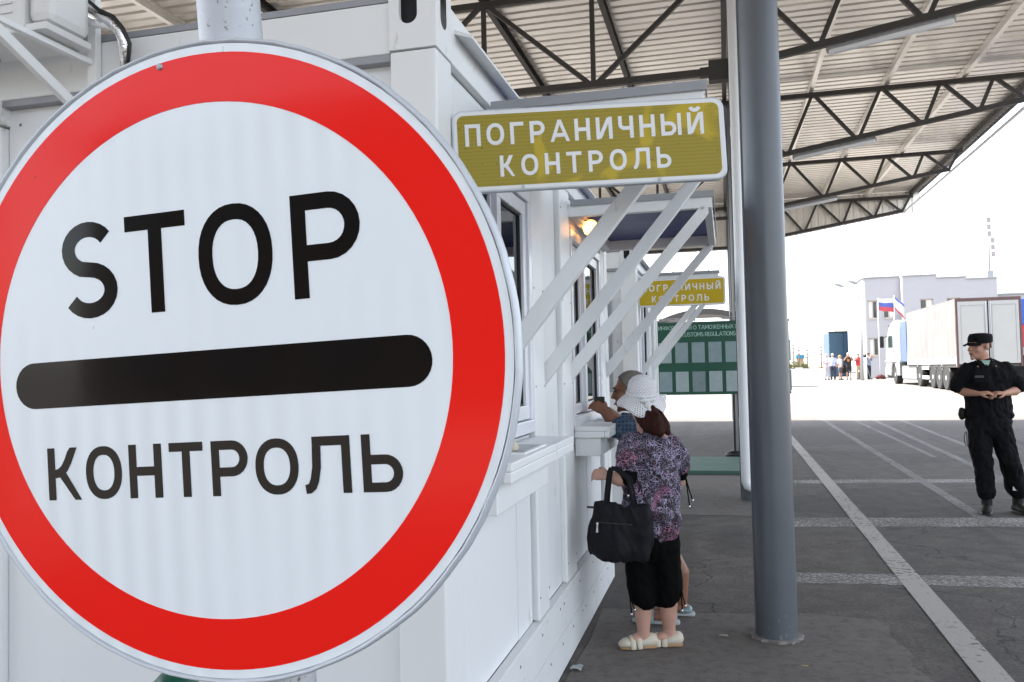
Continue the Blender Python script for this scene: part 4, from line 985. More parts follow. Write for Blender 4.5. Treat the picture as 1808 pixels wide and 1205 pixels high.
local(M().tube([(-.262+.024*math.sin(i*math.pi/8)*-1, -.03, .82-.075*(1-math.cos(i*math.pi/8))/1) if i <= 8 else (-.262,-.03,.67+.15*(i-8)/6) for i in range(15)], .004, 6).build('key_cord', MAT['black'], G, True))
for k in range(4): local(M().lathe([(.006,-.002),(.005,-.005)], (-.062,-.132-.004*k,1.37-.09*k), 8, 'Y').build('button', MAT['boots'], shirt))
local(M().box(-.195,-.115,-.136,-.130,1.362,1.385).build('name_patch', MAT['steel'], shirt))
for x in (-.20,.085): local(M().bar((x+(.03 if x < 0 else -.03),.02,1.522),(x+(-.035 if x < 0 else .035),.02,1.497), .045,.010, (0,0,1)).build('shoulder_strap', MAT['uniform'], G, False, .004))
# trousers
m = M()
m.loft([(-.055,.0,1.0,.190,.125),(-.055,.0,.92,.205,.135),(-.055,.005,.84,.200,.130)], 22)
m.loft([(-.145,.0,.86,.108,.118),(-.14,-.01,.68,.102,.105),(-.125,-.015,.50,.090,.092),(-.11,.01,.33,.085,.088),(-.098,.02,.22,.090,.092),(-.095,.02,.185,.075,.078)], 18)
m.loft([(.04,.0,.86,.110,.118),(.075,-.01,.68,.102,.105),(.115,-.015,.50,.090,.092),(.16,.02,.33,.085,.088),(.19,.05,.22,.088,.09),(.195,.055,.185,.075,.078)], 18)
tr_ = local(blob('trousers', m, MAT['uniform'], G, .008, 3, .016, (10,10,6), 4))
local(M().box(.125,.165,-.045,-.035,.235,.285).build('reflective_patch', MAT['white_cloth'], tr_))
for (x, y, ang) in ((-.095,.02,-18), (.195,.055,10)):
    c, s_ = math.cos(R(ang)), math.sin(R(ang)); P = lambda a, b_, z: (x + a*c + b_*s_, y - b_*c*1.0 + a*s_, z)
    m = M(); m.loft([(*P(0,0,.24),.055,.058),(*P(0,-.005,.15),.050,.056),(*P(0,-.01,.08),.050,.062)], 14); m.loft([(*P(0,-.06,.045),.046,.040),(*P(0,.04,.050),.048,.044),(*P(0,.12,.042),.050,.038),(*P(0,.19,.036),.040,.030)], 14, (0,0,1))
    bo = local(blob('boot', m, MAT['boots'], G, .007, 2))
    sl = M(); sl.loft([(*P(0,-.075,.014),.042,.012),(*P(0,.03,.014),.046,.012),(*P(0,.13,.014),.052,.012),(*P(0,.20,.014),.036,.012)], 14, (0,0,1)); local(sl.build('sole', MAT['black'], bo, True))
# cap
m = M(); cq = q
cv = []; n = 28
for r_, h in ((1.0,.026),(1.02,.045),(1.03,.072),(.98,.096),(.84,.112),(.4,.119),(.02,.120)):
    for k in range(n):
        a = 2*math.pi*k/n; cv.append(q(.088*r_*math.cos(a), .018 + .108*r_*math.sin(a), h + (.012*math.sin(a) if r_ > .9 else 0)))
m.add(cv, [(i*n+k, i*n+(k+1)%n, (i+1)*n+(k+1)%n, (i+1)*n+k) for i in range(6) for k in range(n)])
capo = local(m.build('cap', MAT['uniform'], G, True))
m = M(); vv = []
for i in range(9):
    a = R(-150 + 120*i/8); 
    for rr2, z in ((.98,.030),(1.55,.012)): vv.append(q(.088*(rr2 if rr2 < 1 else 1.05)*math.cos(a), .018 + (.108*rr2*math.sin(a) if rr2 < 1 else .108*1.62*math.sin(a)), z - (.014 if rr2 > 1 else 0)*abs(math.cos(a))))
top = len(vv); vv += [Vector(p) + Vector((0,0,.005)) for p in vv]
fs = []
for i in range(8): a = 2*i; fs += [(a, a+2, a+3, a+1), (top+a, top+a+1, top+a+3, top+a+2), (a+1, a+3, top+a+3, top+a+1)]
m.add(vv, fs); local(m.build('visor', MAT['uniform'], capo, True))
hm = M(); hv = []
for r_, h in ((1.0,.035),(1.0,.0),(.97,-.02)):
    for k in range(13):
        a = R(20 + 140*k/12); hv.append(q(.078*r_*math.cos(a), .020 + .099*r_*math.sin(a), h))
hm.add(hv, [(i*13+k, i*13+k+1, (i+1)*13+k+1, (i+1)*13+k) for i in range(2) for k in range(12)]); local(hm.build('hair', MAT['brow'], gbod, True))

# --- the woman
W = thing('person', (-.43,4.65,0), 'woman in leopard print blouse and white sun hat seen from behind', 'person')
m = M()
head(m, (-.035,.03,1.325), R(205), .80); m.loft([(-.02,.015,1.27,.05,.05),(.0,.01,1.17,.055,.055)], 14)
m.loft([(.02,.02,1.13,.12,.08),(.02,.02,.95,.13,.11),(.01,.02,.75,.14,.12)], 16)
m.loft([(-.085,-.03,1.10,.046,.046),(-.095,-.075,1.0,.044,.044),(-.100,-.105,.925,.042,.042),(-.145,-.115,.928,.040,.038),(-.205,-.11,.945,.029,.029)], 14)
hand(m, (-.205,-.11,.945), (-1,.15,.12), (.1,.9,-.5), 1.0, .88, 1)
m.loft([(.135,.04,1.10,.046,.046),(.158,.05,.98,.042,.042),(.158,.06,.90,.040,.040),(.14,.16,.92,.036,.036),(.06,.24,.95,.027,.027)], 14)
hand(m, (.06,.24,.95), (-.9,.4,.1), (0,.3,-1), .9, .88, -1)
for (hp, kn, cf, an, toe) in (((-.055,.01,.72),(-.052,-.01,.36),(-.050,.012,.26),(-.050,.0,.10),(-.150,-.035,.045)), ((.075,.05,.72),(.078,.03,.36),(.082,.052,.26),(.085,.06,.10),(-.015,.045,.045))):
    m.loft([(*hp,.085,.085),(*kn,.056,.056),(*cf,.056,.058),((cf[0]+an[0])/2,(cf[1]+an[1])/2,.165,.045,.046),(*an,.034,.034),(an[0],an[1],.065,.034,.034)], 14)
    m.loft([(an[0]+.03,an[1]+.008,.05,.030,.028),(an[0]-.04,an[1]-.015,.052,.034,.030),(toe[0],toe[1],.032,.036,.018)], 12, (0,0,1))
wb = local(blob('body', m, MAT['skin_pale'], W, .0065, 2))
m = M()
m.loft([(.005,.02,1.20,.062,.058),(.01,.02,1.165,.105,.080),(.015,.02,1.11,.142,.110),(.015,.02,1.02,.152,.130),(.012,.02,.92,.158,.140),(.008,.02,.82,.158,.142),(.012,.02,.74,.155,.140),(.03,.02,.665,.142,.132),(.04,.02,.645,.136,.128)], 26)
m.loft([(-.070,-.02,1.12,.072,.072),(-.096,-.055,1.05,.076,.076),(-.106,-.085,.985,.068,.068),(-.104,-.098,.965,.056,.056)], 18)
m.loft([(.100,.03,1.12,.072,.074),(.140,.045,1.05,.070,.074),(.160,.055,.985,.060,.064),(.162,.058,.968,.052,.054)], 18)
blouse = local(blob('blouse', m, leopard_mat(), W, .0075, 3, .020, (9,9,9), 2))
for c, d in (((-.102,-.103,.955),.054), ((.161,.06,.955),.049)):
    local(M().loft([(*c,d,d),(c[0],c[1]-.004,c[2]-.022,d*.94,d*.94)], 18).build('sleeve_cuff', MAT['black_cloth'], blouse, True))
def strings(a, ln, dx, parent):
    for k in (0, 1):
        x, y, z = a; e = (x+dx+k*.018, y-.01, z-ln*(1-.2*k))
        local(M().tube([a, (x+dx*.6+k*.01, y-.015, z-ln*.5), e], .0035, 6).build('tie_string', MAT['black_cloth'], parent, True))
        local(M().ell(e, (.006,.006,.009)).build('bead', MAT['silver'], parent, True))
strings((-.095,-.160,.935), .085, .002, blouse); strings((.195,.02,.94), .17, .020, blouse)
m = M()
m.loft([(.01,.02,.80,.120,.100),(.012,.02,.68,.128,.108),(.015,.025,.55,.148,.130)], 22)
m.loft([(-.045,.01,.58,.085,.090),(-.055,.0,.42,.088,.098),(-.052,.002,.320,.082,.090),(-.042,.004,.268,.076,.084)], 18)
m.loft([(.070,.040,.58,.085,.090),(.080,.04,.42,.088,.098),(.078,.045,.32,.082,.090),(.072,.05,.272,.078,.085)], 18)
pants = local(blob('capri_trousers', m, MAT['black_cloth'], W, .0075, 3, .012, (9,9,6), 5)); strings((-.115,-.06,.32), .12, .012, pants); strings((.155,.02,.34), .13, .006, pants)
for (ax, ay, tx, ty) in ((-.050,.0,-.150,-.035), (.085,.06,-.015,.045)):
    d = V(tx-ax, ty-ay, 0).normalized(); s_ = V(-d.y, d.x, 0); P = lambda f, z: (ax + d.x*f, ay + d.y*f, z)
    so_ = M(); so_.loft([(*P(-.060,.013),.034,.013),(*P(0,.014),.040,.014),(*P(.08,.013),.046,.013),(*P(.125,.013),.034,.012)], 14, (0,0,1))
    sd2 = local(so_.build('sandal', MAT['sole'], W, True))
    u = M(); u.loft([(*P(-.048,.048),.038,.036),(*P(-.015,.042),.042,.032),(*P(.02,.034),.043,.024)], 14, (0,0,1)); local(u.build('heel_cup', MAT['sandal'], sd2, True))
    for f, z, r_ in ((.030,.064,.042),(.066,.056,.045)):
        pts = [Vector(P(f,.012)) + s_*(r_*math.cos(R(a))) + V(0,0,(z-.0)*math.sin(R(a))) for a in range(0,181,15)]
        u = M(); u.loft([(*p, .005, .016) for p in pts], 8, tuple(d)); local(u.build('strap', MAT['sandal'], sd2, True))
    u = M(); u.loft([(*P(.085,.036),.044,.026),(*P(.108,.034),.040,.024),(*P(.128,.028),.030,.016)], 12, (0,0,1)); local(u.build('toe_cap', MAT['sandal'], sd2, True))
# hair, gathered low at the back
m = M(); m.loft([(-.01,-.030,1.30,.062,.045),(.005,-.055,1.262,.066,.040),(.035,-.080,1.228,.060,.036),(.062,-.095,1.198,.046,.030),(.080,-.100,1.172,.026,.020)], 16)
m.loft([(.03,-.02,1.29,.04,.04),(.075,-.045,1.25,.032,.030),(.105,-.065,1.205,.028,.024),(.118,-.070,1.170,.016,.014)], 12)
local(blob('hair', m, MAT['hair_red'], W, .006, 2, .004, (60,60,8), 3))
# sun hat
ht = thing('sun_hat', (-.455,4.665,1.402), 'white openwork sun hat with a bow on the woman\'s head', 'hat')
ht.rotation_euler = (R(14), R(5), 0); ht.scale = (.87,.87,.87)
hv = []; n = 72; prof = ((.012,.0985),(.04,.094),(.066,.080),(.084,.058),(.092,.030),(.094,.002),(.098,-.022),(.112,-.042),(.130,-.060),(.146,-.078),(.155,-.094))
for j, (r_, z) in enumerate(prof):
    for k in range(n):
        a = 2*math.pi*k/n; fl = max(0, j-6)/4; w = fl*(.020*math.sin(2*a+.6)+.008*math.sin(5*a)); hv.append(((r_*(1+.04*math.sin(a)))*math.cos(a)*(1-.05*fl*math.sin(3*a)), r_*1.08*math.sin(a), z + w - fl*.012*(math.sin(a) < -.4)))
hmesh = M().add(hv, [(j*n+k, j*n+(k+1)%n, (j+1)*n+(k+1)%n, (j+1)*n+k) for j in range(len(prof)-1) for k in range(n)] + [tuple(range(n))])
hb = local(hmesh.build('crown', hat_mat(), ht, True)); md = hb.modifiers.new('thick', 'SOLIDIFY'); md.thickness = .0025
local(M().ring(.0985,.1015,(0,0,-.020),(1,0,0),(0,1.08,0),(0,0,.016),64).build('ribbon', MAT['white_cloth'], ht, True))
bw = M(); bw.loft([(.055,-.118,-.030,.012,.008),(.030,-.128,-.024,.020,.012),(.008,-.122,-.034,.008,.008)], 10); bw.loft([(.055,-.118,-.030,.010,.008),(.078,-.105,-.022,.018,.010),(.092,-.092,-.030,.008,.006)], 10)
bw.loft([(.055,-.122,-.032,.010,.005),(.058,-.132,-.070,.012,.004),(.075,-.138,-.105,.006,.003)], 8); bw.loft([(.052,-.122,-.032,.010,.005),(.040,-.130,-.062,.012,.004)], 8)
local(bw.build('bow', MAT['white_cloth'], ht, True))
# handbag on the forearm
bg_ = thing('handbag', (-.575,4.46,.515), 'black handbag with two straps hanging from the woman\'s forearm', 'bag')
m = M(); n = 28; vs = []
for z, hw, hd in ((0,.150,.030),(.008,.166,.046),(.06,.176,.060),(.15,.172,.058),(.24,.158,.042),(.285,.148,.026),(.292,.140,.018)):
    for k in range(n):
        a = 2*math.pi*k/n; e = .45; vs.append((hw*math.copysign(abs(math.cos(a))**e, math.cos(a)) + .012*(z/.29-.5), hd*math.copysign(abs(math.sin(a))**.7, math.sin(a)), z + .010*math.cos(a)**2*(1 if z > .2 else -.3)))
m.add(vs, [(j*n+k, j*n+(k+1)%n, (j+1)*n+(k+1)%n, (j+1)*n+k) for j in range(6) for k in range(n)] + [tuple(range(n-1,-1,-1)), tuple(6*n+k for k in range(n))])
bag = local(blob('bag_body', m, MAT['bag'], bg_, .008, 2, .022, (8,8,5), 8)); bg_.rotation_euler = (0,R(2),R(-6))
local(M().box(-.115,.075,-.0655,-.060,.198,.204).build('zip', MAT['black'], bag)); 
zp = M(); zp.lathe([(.007,-.004),(.007,.004)], (-.105,-.068,.196), 10, 'Y'); zp.prism([(-.112,.150),(-.100,.150),(-.102,.190),(-.108,.190)], (0,-.068,0), (1,0,0), (0,0,1), (0,-.004,0)); local(zp.build('zip_pull', MAT['silver'], bag))
for y in (-.030,.030):
    pts = [(-.075+.006*i*(1 if i < 5 else 1), y*(1-abs(i-0)/8*.2), .27+.21*math.sin(min(1,i/4)*math.pi/2)) for i in range(5)] + [(-.045+.022*i, y*.7, .482-.004*i*i) for i in range(1,4)] + [(.048+.010*i, y, .43-.05*i) for i in range(4)]
    u = M(); u.loft([(*p, .010, .003) for p in pts], 8, (0,1,0)); local(u.build('strap', MAT['bag'], bg_, True))
local(M().lathe([(.0,-.02),(.006,-.018),(.006,.018),(0,.02)], (-.160,-.01,.268), 8, 'X').build('zip_end', MAT['black'], bag))

# --- the man at the second window
MN = thing('person', (-.40,5.20,0), 'grey haired man in blue plaid shirt leaning at the second window', 'person')
m = M(); q = head(m, (-.185,.0,1.385), R(-88), .98, R(6)); m.loft([(-.15,.0,1.31,.056,.056),(-.10,.0,1.20,.062,.062)], 14)
m.loft([(-.08,.0,1.17,.08,.15),(-.05,.0,1.0,.09,.15),(-.03,.0,.82,.09,.14)], 16)
for (sh, el, wr) in (((-.08,-.17,1.17),(-.235,-.15,1.165),(-.330,-.075,1.262)), ((-.08,.17,1.17),(-.25,.15,1.17),(-.335,.055,1.265))):
    sh, el, wr = Vector(sh), Vector(el), Vector(wr); m.loft([(*sh,.052,.052),(*el,.045,.045),(*(el+(wr-el)*.4),.042,.040),(*wr,.030,.028)], 14)
hand(m, (-.330,-.075,1.262), (-.75,.35,.50), (-.3,.8,-.2), .9, 1.0, 1); hand(m, (-.335,.055,1.265), (-.75,-.35,.48), (-.3,-.8,-.2), .9, 1.0, -1)
for y, fx in ((-.09,-.02),(.10,.06)):
    m.loft([(-.03,y,.85,.08,.09),(-.01,y,.46,.06,.06),(fx+.03,y,.26,.055,.058),(fx+.03,y,.09,.036,.036)], 14); m.loft([(fx+.06,y,.045,.032,.030),(fx-.03,y,.045,.038,.030),(fx-.13,y,.03,.040,.018)], 12, (0,0,1))
mb = local(blob('body', m, MAT['skin_tan'], MN, .0075, 2)); face_bits(q, mb, .98)
m = M(); m.loft([(-.105,0,1.235,.08,.075),(-.095,0,1.19,.10,.15),(-.085,0,1.10,.110,.205),(-.055,0,.98,.115,.205),(-.035,0,.84,.118,.195),(-.03,0,.74,.118,.19)], 24, (0,1,0))
for y in (-1,1): m.loft([(-.08,y*.165,1.165,.080,.080),(-.16,y*.165,1.16,.080,.082),(-.235,y*.155,1.165,.074,.078)], 18)
local(blob('plaid_shirt', m, plaid_mat(), MN, .009, 3, .016, (9,9,9), 6))
m = M(); m.loft([(-.03,0,.78,.085,.14),(-.03,0,.70,.10,.16)], 18)
for y, fx in ((-.09,-.02),(.10,.06)): m.loft([(-.03,y,.74,.090,.095),(-.02,y,.56,.082,.088),(-.01,y,.44,.080,.086)], 16)
local(blob('shorts', m, MAT['hair_grey'] if False else MAT['curtain'], MN, .010, 3, .012, (9,9,6), 7))
hr = M(); hn, hm_ = 40, 12; hv = []
for j in range(hm_+1):
    for k in range(hn):
        a = 2*math.pi*k/hn; fr = -math.sin(a)                       # 1 at the forehead, -1 at the nape
        thm = R(54 if fr > .75 else 54 + (112-54)*min(1, (.75-fr)/.55)) if fr > -.2 else R(112 + 14*(-.2-fr)/.8)
        th = .02 + (thm-.02)*j/hm_; e = 1.075 + .02*mnoise.noise(Vector((math.cos(a)*6, math.sin(a)*6, th*7))) - (.05 if j == hm_ else 0)
        hv.append(q(.076*e*math.sin(th)*math.cos(a), .020 + .097*e*math.sin(th)*math.sin(a), .035 + .088*e*math.cos(th)))
hr.add(hv, [(i*hn+k, i*hn+(k+1)%hn, (i+1)*hn+(k+1)%hn, (i+1)*hn+k) for i in range(hm_) for k in range(hn)]); local(hr.build('hair', MAT['hair_grey'], mb, True))
for y, fx in ((-.09,-.02),(.10,.06)):
    u = M(); u.loft([(fx+.10,y,.014,.036,.014),(fx,y,.014,.044,.014),(fx-.10,y,.014,.048,.013),(fx-.165,y,.014,.034,.012)], 14, (0,0,1)); sl = local(u.build('slipper', MAT['curtain'], MN, True))
    u = M(); pts = [(fx-.07, y+.050*math.cos(R(a)), .012+.062*math.sin(R(a))) for a in range(0,181,15)]; u.loft([(*p,.005,.030) for p in pts], 8, (1,0,0)); local(u.build('strap', MAT['paper'], sl, True))
    u = M(); u.loft([(fx+.075,y,.040,.040,.026),(fx+.03,y,.036,.046,.022)], 12, (0,0,1)); local(u.build('heel_cup', MAT['paper'], sl, True))
ph = thing('phone', (-.77,5.19,1.33), 'small black phone held in the man\'s hands', 'phone')
M().box(-.800,-.735,5.165,5.178,1.285,1.355).build('phone_case', MAT['black'], ph, False, .004)

# ------------------------------------------------------------------ far yard: people, truck, building, lamps, poles
def cloth(name, c): 
    if name not in MAT: MAT[name] = paint(name, c, .85, 0, .15, 8)
    return MAT[name]
def far_person(x, y, label, top, bottom, hair, facing=0, h=1.70, arms='down', long_hair=False, shorts=False, extra=None):
    z0 = gz(y); P = thing('person', (x,y,z0), label, 'person', 'people waiting in the sunlit yard'); P.rotation_euler = (0,0,facing); s_ = h/1.72
    S = lambda l: [tuple(k*s_ for k in p) for p in l]
    m = M(); q = head(m, (0,-.01*s_,1.585*s_), 0, .98*s_); m.loft(S([(0,0,1.50,.055,.055),(0,0,1.40,.06,.06)]), 10); m.loft(S([(0,0,1.38,.13,.08),(0,0,1.1,.12,.09),(0,0,.9,.13,.10)]), 12)
    ar = {'down': (((-.19,0,1.38),(-.24,.02,1.10),(-.22,-.06,.86)),((.19,0,1.38),(.24,.02,1.10),(.22,-.06,.86))), 'fold': (((-.19,0,1.38),(-.25,.0,1.12),(-.05,-.18,1.12)),((.19,0,1.38),(.25,.0,1.12),(.05,-.18,1.14))), 'up': (((-.19,0,1.38),(-.26,-.10,1.22),(-.06,-.18,1.50)),((.19,0,1.38),(.26,-.10,1.20),(.06,-.20,1.48)))}[arms]
    for sh, el, wr in ar: m.loft(S([(*sh,.048,.048),(*el,.040,.040),(*wr,.028,.028)]), 10); m.ell(tuple(k*s_ for k in wr), (.04*s_,.04*s_,.055*s_))
    for x_ in (-.09,.10): m.loft(S([(x_,0,.9,.08,.08),(x_*1.05,-.01,.48,.055,.055),(x_*1.1,.02,.08,.036,.036)]), 10)
    b = local(blob('body', m, MAT['skin'], P, .018*s_, 2))
    m = M(); m.loft(S([(0,.01,1.44,.08,.07),(0,.0,1.40,.17,.09),(0,0,1.28,.19,.115),(0,0,1.08,.175,.115),(0,0,.90,.18,.12)]), 16)
    for sh, el, wr in ar:
        e2 = [sh[i]+(el[i]-sh[i])*.8 for i in range(3)]; m.loft(S([(*sh,.066,.066),(*e2,.060,.060)]), 12)
    local(blob('shirt', m, top, P, .02, 2, .014, (10,10,8), x))
    m = M(); m.loft(S([(0,0,.96,.165,.115),(0,0,.84,.17,.12)]), 14); low = .50 if shorts else .10
    for x_ in (-.09,.10): m.loft(S([(x_,0,.86,.095,.10),(x_*1.05,-.01,.52,.075,.078),(x_*1.1,.015,low,.062,.064)]), 12)
    local(blob('trousers', m, bottom, P, .02, 2, .012, (10,10,6), x+1))
    for x_ in (-.099,.11):
        m = M(); m.loft(S([(x_,.05,.04,.045,.04),(x_,-.08,.045,.048,.04),(x_,-.16,.03,.04,.025)]), 12, (0,0,1)); local(m.build('shoe', MAT['boots'], P, True))
    m = M(); m.ell((0,.012*s_,1.63*s_), (.088*s_,.105*s_,.085*s_))
    if long_hair: m.loft(S([(0,.04,1.60,.095,.085),(0,.07,1.48,.10,.06),(.02,.06,1.34,.08,.04)]), 12)
    local(m.build('hair', hair, b, True))
    return P
D = 58
hw_ = cloth('pale_hair', (.55,.47,.38)); hb_ = cloth('brown_hair', (.08,.05,.03)); hl_ = cloth('blond_hair', (.34,.20,.09))
far_person(6.38, D+.5, 'pale person in white top at the far end of the waiting group', cloth('pale_blue_shirt', (.55,.55,.65)), cloth('pale_trousers', (.60,.55,.58)), hw_, .2, 1.72, 'fold')
far_person(6.70, D, 'man in light blue shirt and navy trousers in the waiting group', cloth('light_blue_shirt', (.36,.42,.66)), cloth('navy_trousers', (.03,.035,.06)), hw_, -.2, 1.74, 'down')
far_person(7.13, D-.2, 'long haired woman in white tee in the waiting group', cloth('white_tee', (.72,.70,.72)), cloth('dark_shorts', (.10,.09,.10)), hl_, .9, 1.62, 'down', True, True)
p4 = far_person(7.62, D-.3, 'person in black tee with orange print in the waiting group', cloth('black_tee', (.014,.013,.013)), cloth('black_shorts', (.02,.02,.022)), hw_, -.1, 1.76, 'up', False, True)
local(M().ell((0,-.128,1.24), (.085,.016,.085)).build('shirt_print', cloth('orange_print', (.45,.15,.04)), p4, True))
far_person(8.27, D, 'person in red shirt and khaki trousers in the waiting group', cloth('red_shirt', (.50,.04,.05)), cloth('khaki_trousers', (.42,.33,.22)), hb_, .1, 1.70, 'up')
far_person(8.90, D+.1, 'camera operator in grey blue shirt and black trousers', cloth('grey_blue_shirt', (.20,.24,.32)), cloth('black_trousers', (.015,.015,.017)), hb_, 1.0, 1.74, 'up')
tv = thing('video_camera', (8.60,D-.2,gz(D)), 'black video camera on a tripod before its operator', 'camera')
zc = gz(D)
M().box(8.52,8.70,D-.32,D-.10,zc+1.42,zc+1.62).build('camera_body', MAT['black'], tv, False, .01); M().lathe([(.05,0),(.06,-.14),(.0,-.145)], (8.61,D-.32,zc+1.52), 14, 'Y').build('lens', MAT['black'], tv, True)
for a in (90,210,330): M().tube([(8.61,D-.2,zc+1.40),(8.61+.34*math.cos(R(a)),D-.2+.34*math.sin(R(a)),zc)], .014, 8).build('tripod_leg', MAT['galv'], tv, True)
bn = thing('bench', (7.9,D+1.2,gz(D)), 'dark bench loaded with cases behind the waiting group', 'bench')
M().box(7.25,8.55,D+1.0,D+1.4,zc+.42,zc+.48).build('seat', MAT['black'], bn); 
for x in (7.35,8.45): M().box(x-.03,x+.03,D+1.05,D+1.35,zc,zc+.42).build('leg', MAT['black'], bn)
cs_ = tag(M().box(7.30,7.66,D+1.02,D+1.35,zc+.482,zc+.98).build('equipment_case', MAT['boots'], None, False, .02), 'black equipment case standing on the bench', 'case')
tag(blob('duffel_bag', M().loft([(9.28,D-.4,zc+.13,.12,.13),(9.50,D-.4,zc+.17,.15,.16),(9.76,D-.4,zc+.13,.12,.13)], 14), cloth('red_black_bag', (.10,.02,.02)), None, .02, 2), 'dark red bag lying beside the lorry\'s front wheel', 'bag')

# --- lorry
T = thing('lorry', (9.05,38,gz(38)), 'white articulated lorry with dusty canvas trailer parked in the yard', 'lorry')
tw = paint('lorry_white', (.19,.20,.21), .35, 0, .06, 2); tc_ = paint('dusty_canvas', (.160,.153,.150), .8, 0, .2, 1.6, (.11,.10,.092), (.6,.75), .2, 8); tg = paint('trailer_door', (.40,.405,.395), .5, 0, .08, 2); tb = paint('lorry_blue', (.03,.07,.18), .4, 0, .1, 2)
XL, XR = 8.02, 10.12; ZB = 1.44; ZT = 3.78
# canvas side with folds
def canvas(x, sgn):
    vs = []; ny, nz = 120, 14
    for i in range(ny+1):
        y = 33.12 + (41.6-33.12)*i/ny
        for j in range(nz+1):
            v = j/nz; z = 1.70 + (ZT-1.70)*v
            d = .030*mnoise.noise(Vector((y*2.6, v*.8, 3))) + .016*abs(math.sin(y*3.7)) * (1-v*.5) - .02*math.sin(math.pi*v)*math.sin(y*1.1)
            vs.append((x - sgn*d, y, z))
    return M().add(vs, [(i*(nz+1)+j, (i+1)*(nz+1)+j, (i+1)*(nz+1)+j+1, i*(nz+1)+j+1) for i in range(ny) for j in range(nz)]).build('canvas_side', tc_, T, True)
canvas(XL, 1); canvas(XR, -1)
M().box(XL,XR,33.1,41.62,ZT,ZT+.03).build('canvas_roof', tc_, T); M().box(XL+.05,XR-.05,41.58,41.62,ZB,ZT).build('front_wall', tb, T)
M().box(XL+.04,XR-.04,33.1,41.6,ZB-.10,ZB).build('trailer_floor', MAT['steel'], T)
for k in range(4):
    y0 = 33.12 + k*2.12; 
    for x in (XL-.01, XR-.015): M().box(x,x+.025,y0+.03,y0+2.08,ZB+.02,1.695).build('side_board', tg, T, False, .005)
    M().box(XL-.018,XL+.01,y0-.02,y0+.025,ZB-.05,1.75).build('board_post', tg, T)
for s_, (xa, xb) in enumerate(((XL+.06,XL+1.03),(XL+1.07,XR-.06))):
    d = M().box(xa,xb,33.04,33.09,ZB+.02,ZT-.08).build('rear_door', tg, T, False, .01)
    f = M(); f.box(xa+.10,xb-.10,33.030,33.0385,ZT-.24,ZT-.225); f.box(xa+.10,xa+.112,33.030,33.0385,ZB+.12,ZT-.24); f.box(xb-.112,xb-.10,33.030,33.0385,ZB+.12,ZT-.24); f.build('door_seam', MAT['grey_trim'], d)
    M().tube([((xb-.06) if s_ == 0 else (xa+.06),33.02,ZB+.05),((xb-.06) if s_ == 0 else (xa+.06),33.02,ZT-.12)], .014, 8).build('lock_rod', MAT['galv'], d, True)
fr = M(); fr.box(XL-.01,XL+.055,33.03,33.11,ZB-.1,ZT+.035); fr.box(XR-.055,XR+.01,33.03,33.11,ZB-.1,ZT+.035); fr.box(XL+.055,XR-.055,33.03,33.11,ZT-.075,ZT+.034); fr.build('rear_frame', paint('dark_frame', (.10,.05,.05), .5), T)
z0 = gz(34)
M().box(XL+.1,XR-.1,33.2,33.3,z0+.45,z0+.60).build('rear_bumper', tg, T)
for x in (XL+.2,XR-.5): M().box(x,x+.3,33.17,33.198,z0+.47,z0+.58).build('tail_lamp', cloth('tail_lamp_red', (.5,.02,.02)), T)
M().box(8.6,9.5,33.4,47,1.05,1.25).build('chassis', MAT['steel'], T)
def wheel(x, y, r_=.5, side=-1):
    z = gz(y) + r_ - .02
    w = M().lathe([(r_*.58,-.14),(r_*.9,-.15),(r_,-.11),(r_,.11),(r_*.9,.15),(r_*.58,.14)], (x,y,z), 36, 'X').build('wheel', MAT['rubber'], T, 35)
    M().lathe([(r_*.60,.0),(r_*.57,side*.13),(r_*.45,side*.10),(r_*.40,side*.05),(r_*.22,side*.06),(r_*.18,side*.14),(.0,side*.145)], (x,y,z), 28, 'X').build('rim', tg, w, 30)
for y in (34.9,35.95,37.0,39.4,44.75):
    for x, sd_ in ((XL+.18,-1),(XR-.18,1)): wheel(x, y, .49, sd_)
for y in (34.9,35.95,37.0,39.4):
    m = M(); pts = [(XL+.2, y+.56*math.cos(R(a)), gz(y)+.47+.56*math.sin(R(a))) for a in range(10,171,16)]; m.loft([(*p,.16,.008) for p in pts], 8, (0,.3,.9)); m.build('mudguard', MAT['black'], T, True)
for z in (.75,1.15): M().box(XL+.03,XL+.06,37.6,38.85,z+.10,z+.25).build('side_guard', tg, T)
M().box(XL+.05,XL+.7,40.1,43.2,z0+.30,z0+.95).build('fuel_tank', tw, T, False, .08); M().box(XR-.7,XR-.05,40.1,43.2,z0+.30,z0+.95).build('fuel_tank', tw, T, False, .08)
M().box(XL+.03,XR-.03,41.85,43.15,1.60,3.48).build('air_deflector', tb, T, False, .03)
# cab: profile extruded across the width
prof_ = [(43.15,1.55),(43.15,3.30),(43.6,3.62),(44.6,3.66),(45.6,3.50),(46.2,3.15),(46.75,2.75),(46.95,1.9),(47.0,.95),(45.65,.90),(45.55,1.25),(45.3,1.55),(44.75,1.65),(44.2,1.55)]
cabm = M().prism([(p[0],p[1]) for p in prof_], (XL,0,0), (0,1,0), (0,0,1), (XR-XL,0,0)); cab = cabm.build('cab', tw, T, False, .06)
for x0, x1 in ((XL-.012,XL+.004),(XR-.004,XR+.012)):
    dr = M().prism([(44.55,1.72),(44.55,3.15),(45.9,3.15),(46.5,2.65),(46.6,1.72)], (x0,0,0), (0,1,0), (0,0,1), (x1-x0,0,0)).build('door', tw, cab, False, .004)
    M().prism([(44.85,2.30),(44.85,3.0),(45.75,3.0),(46.25,2.65),(46.3,2.30)], (x0-.004 if x0 < 9 else x0+.008,0,0), (0,1,0), (0,0,1), (.012,0,0)).build('door_window', paint('cab_glass', (.03,.05,.045), .08), cab)
    M().box(x0-.01,x1+.01,44.62,44.8,2.1,2.14).build('handle', MAT['black'], cab)
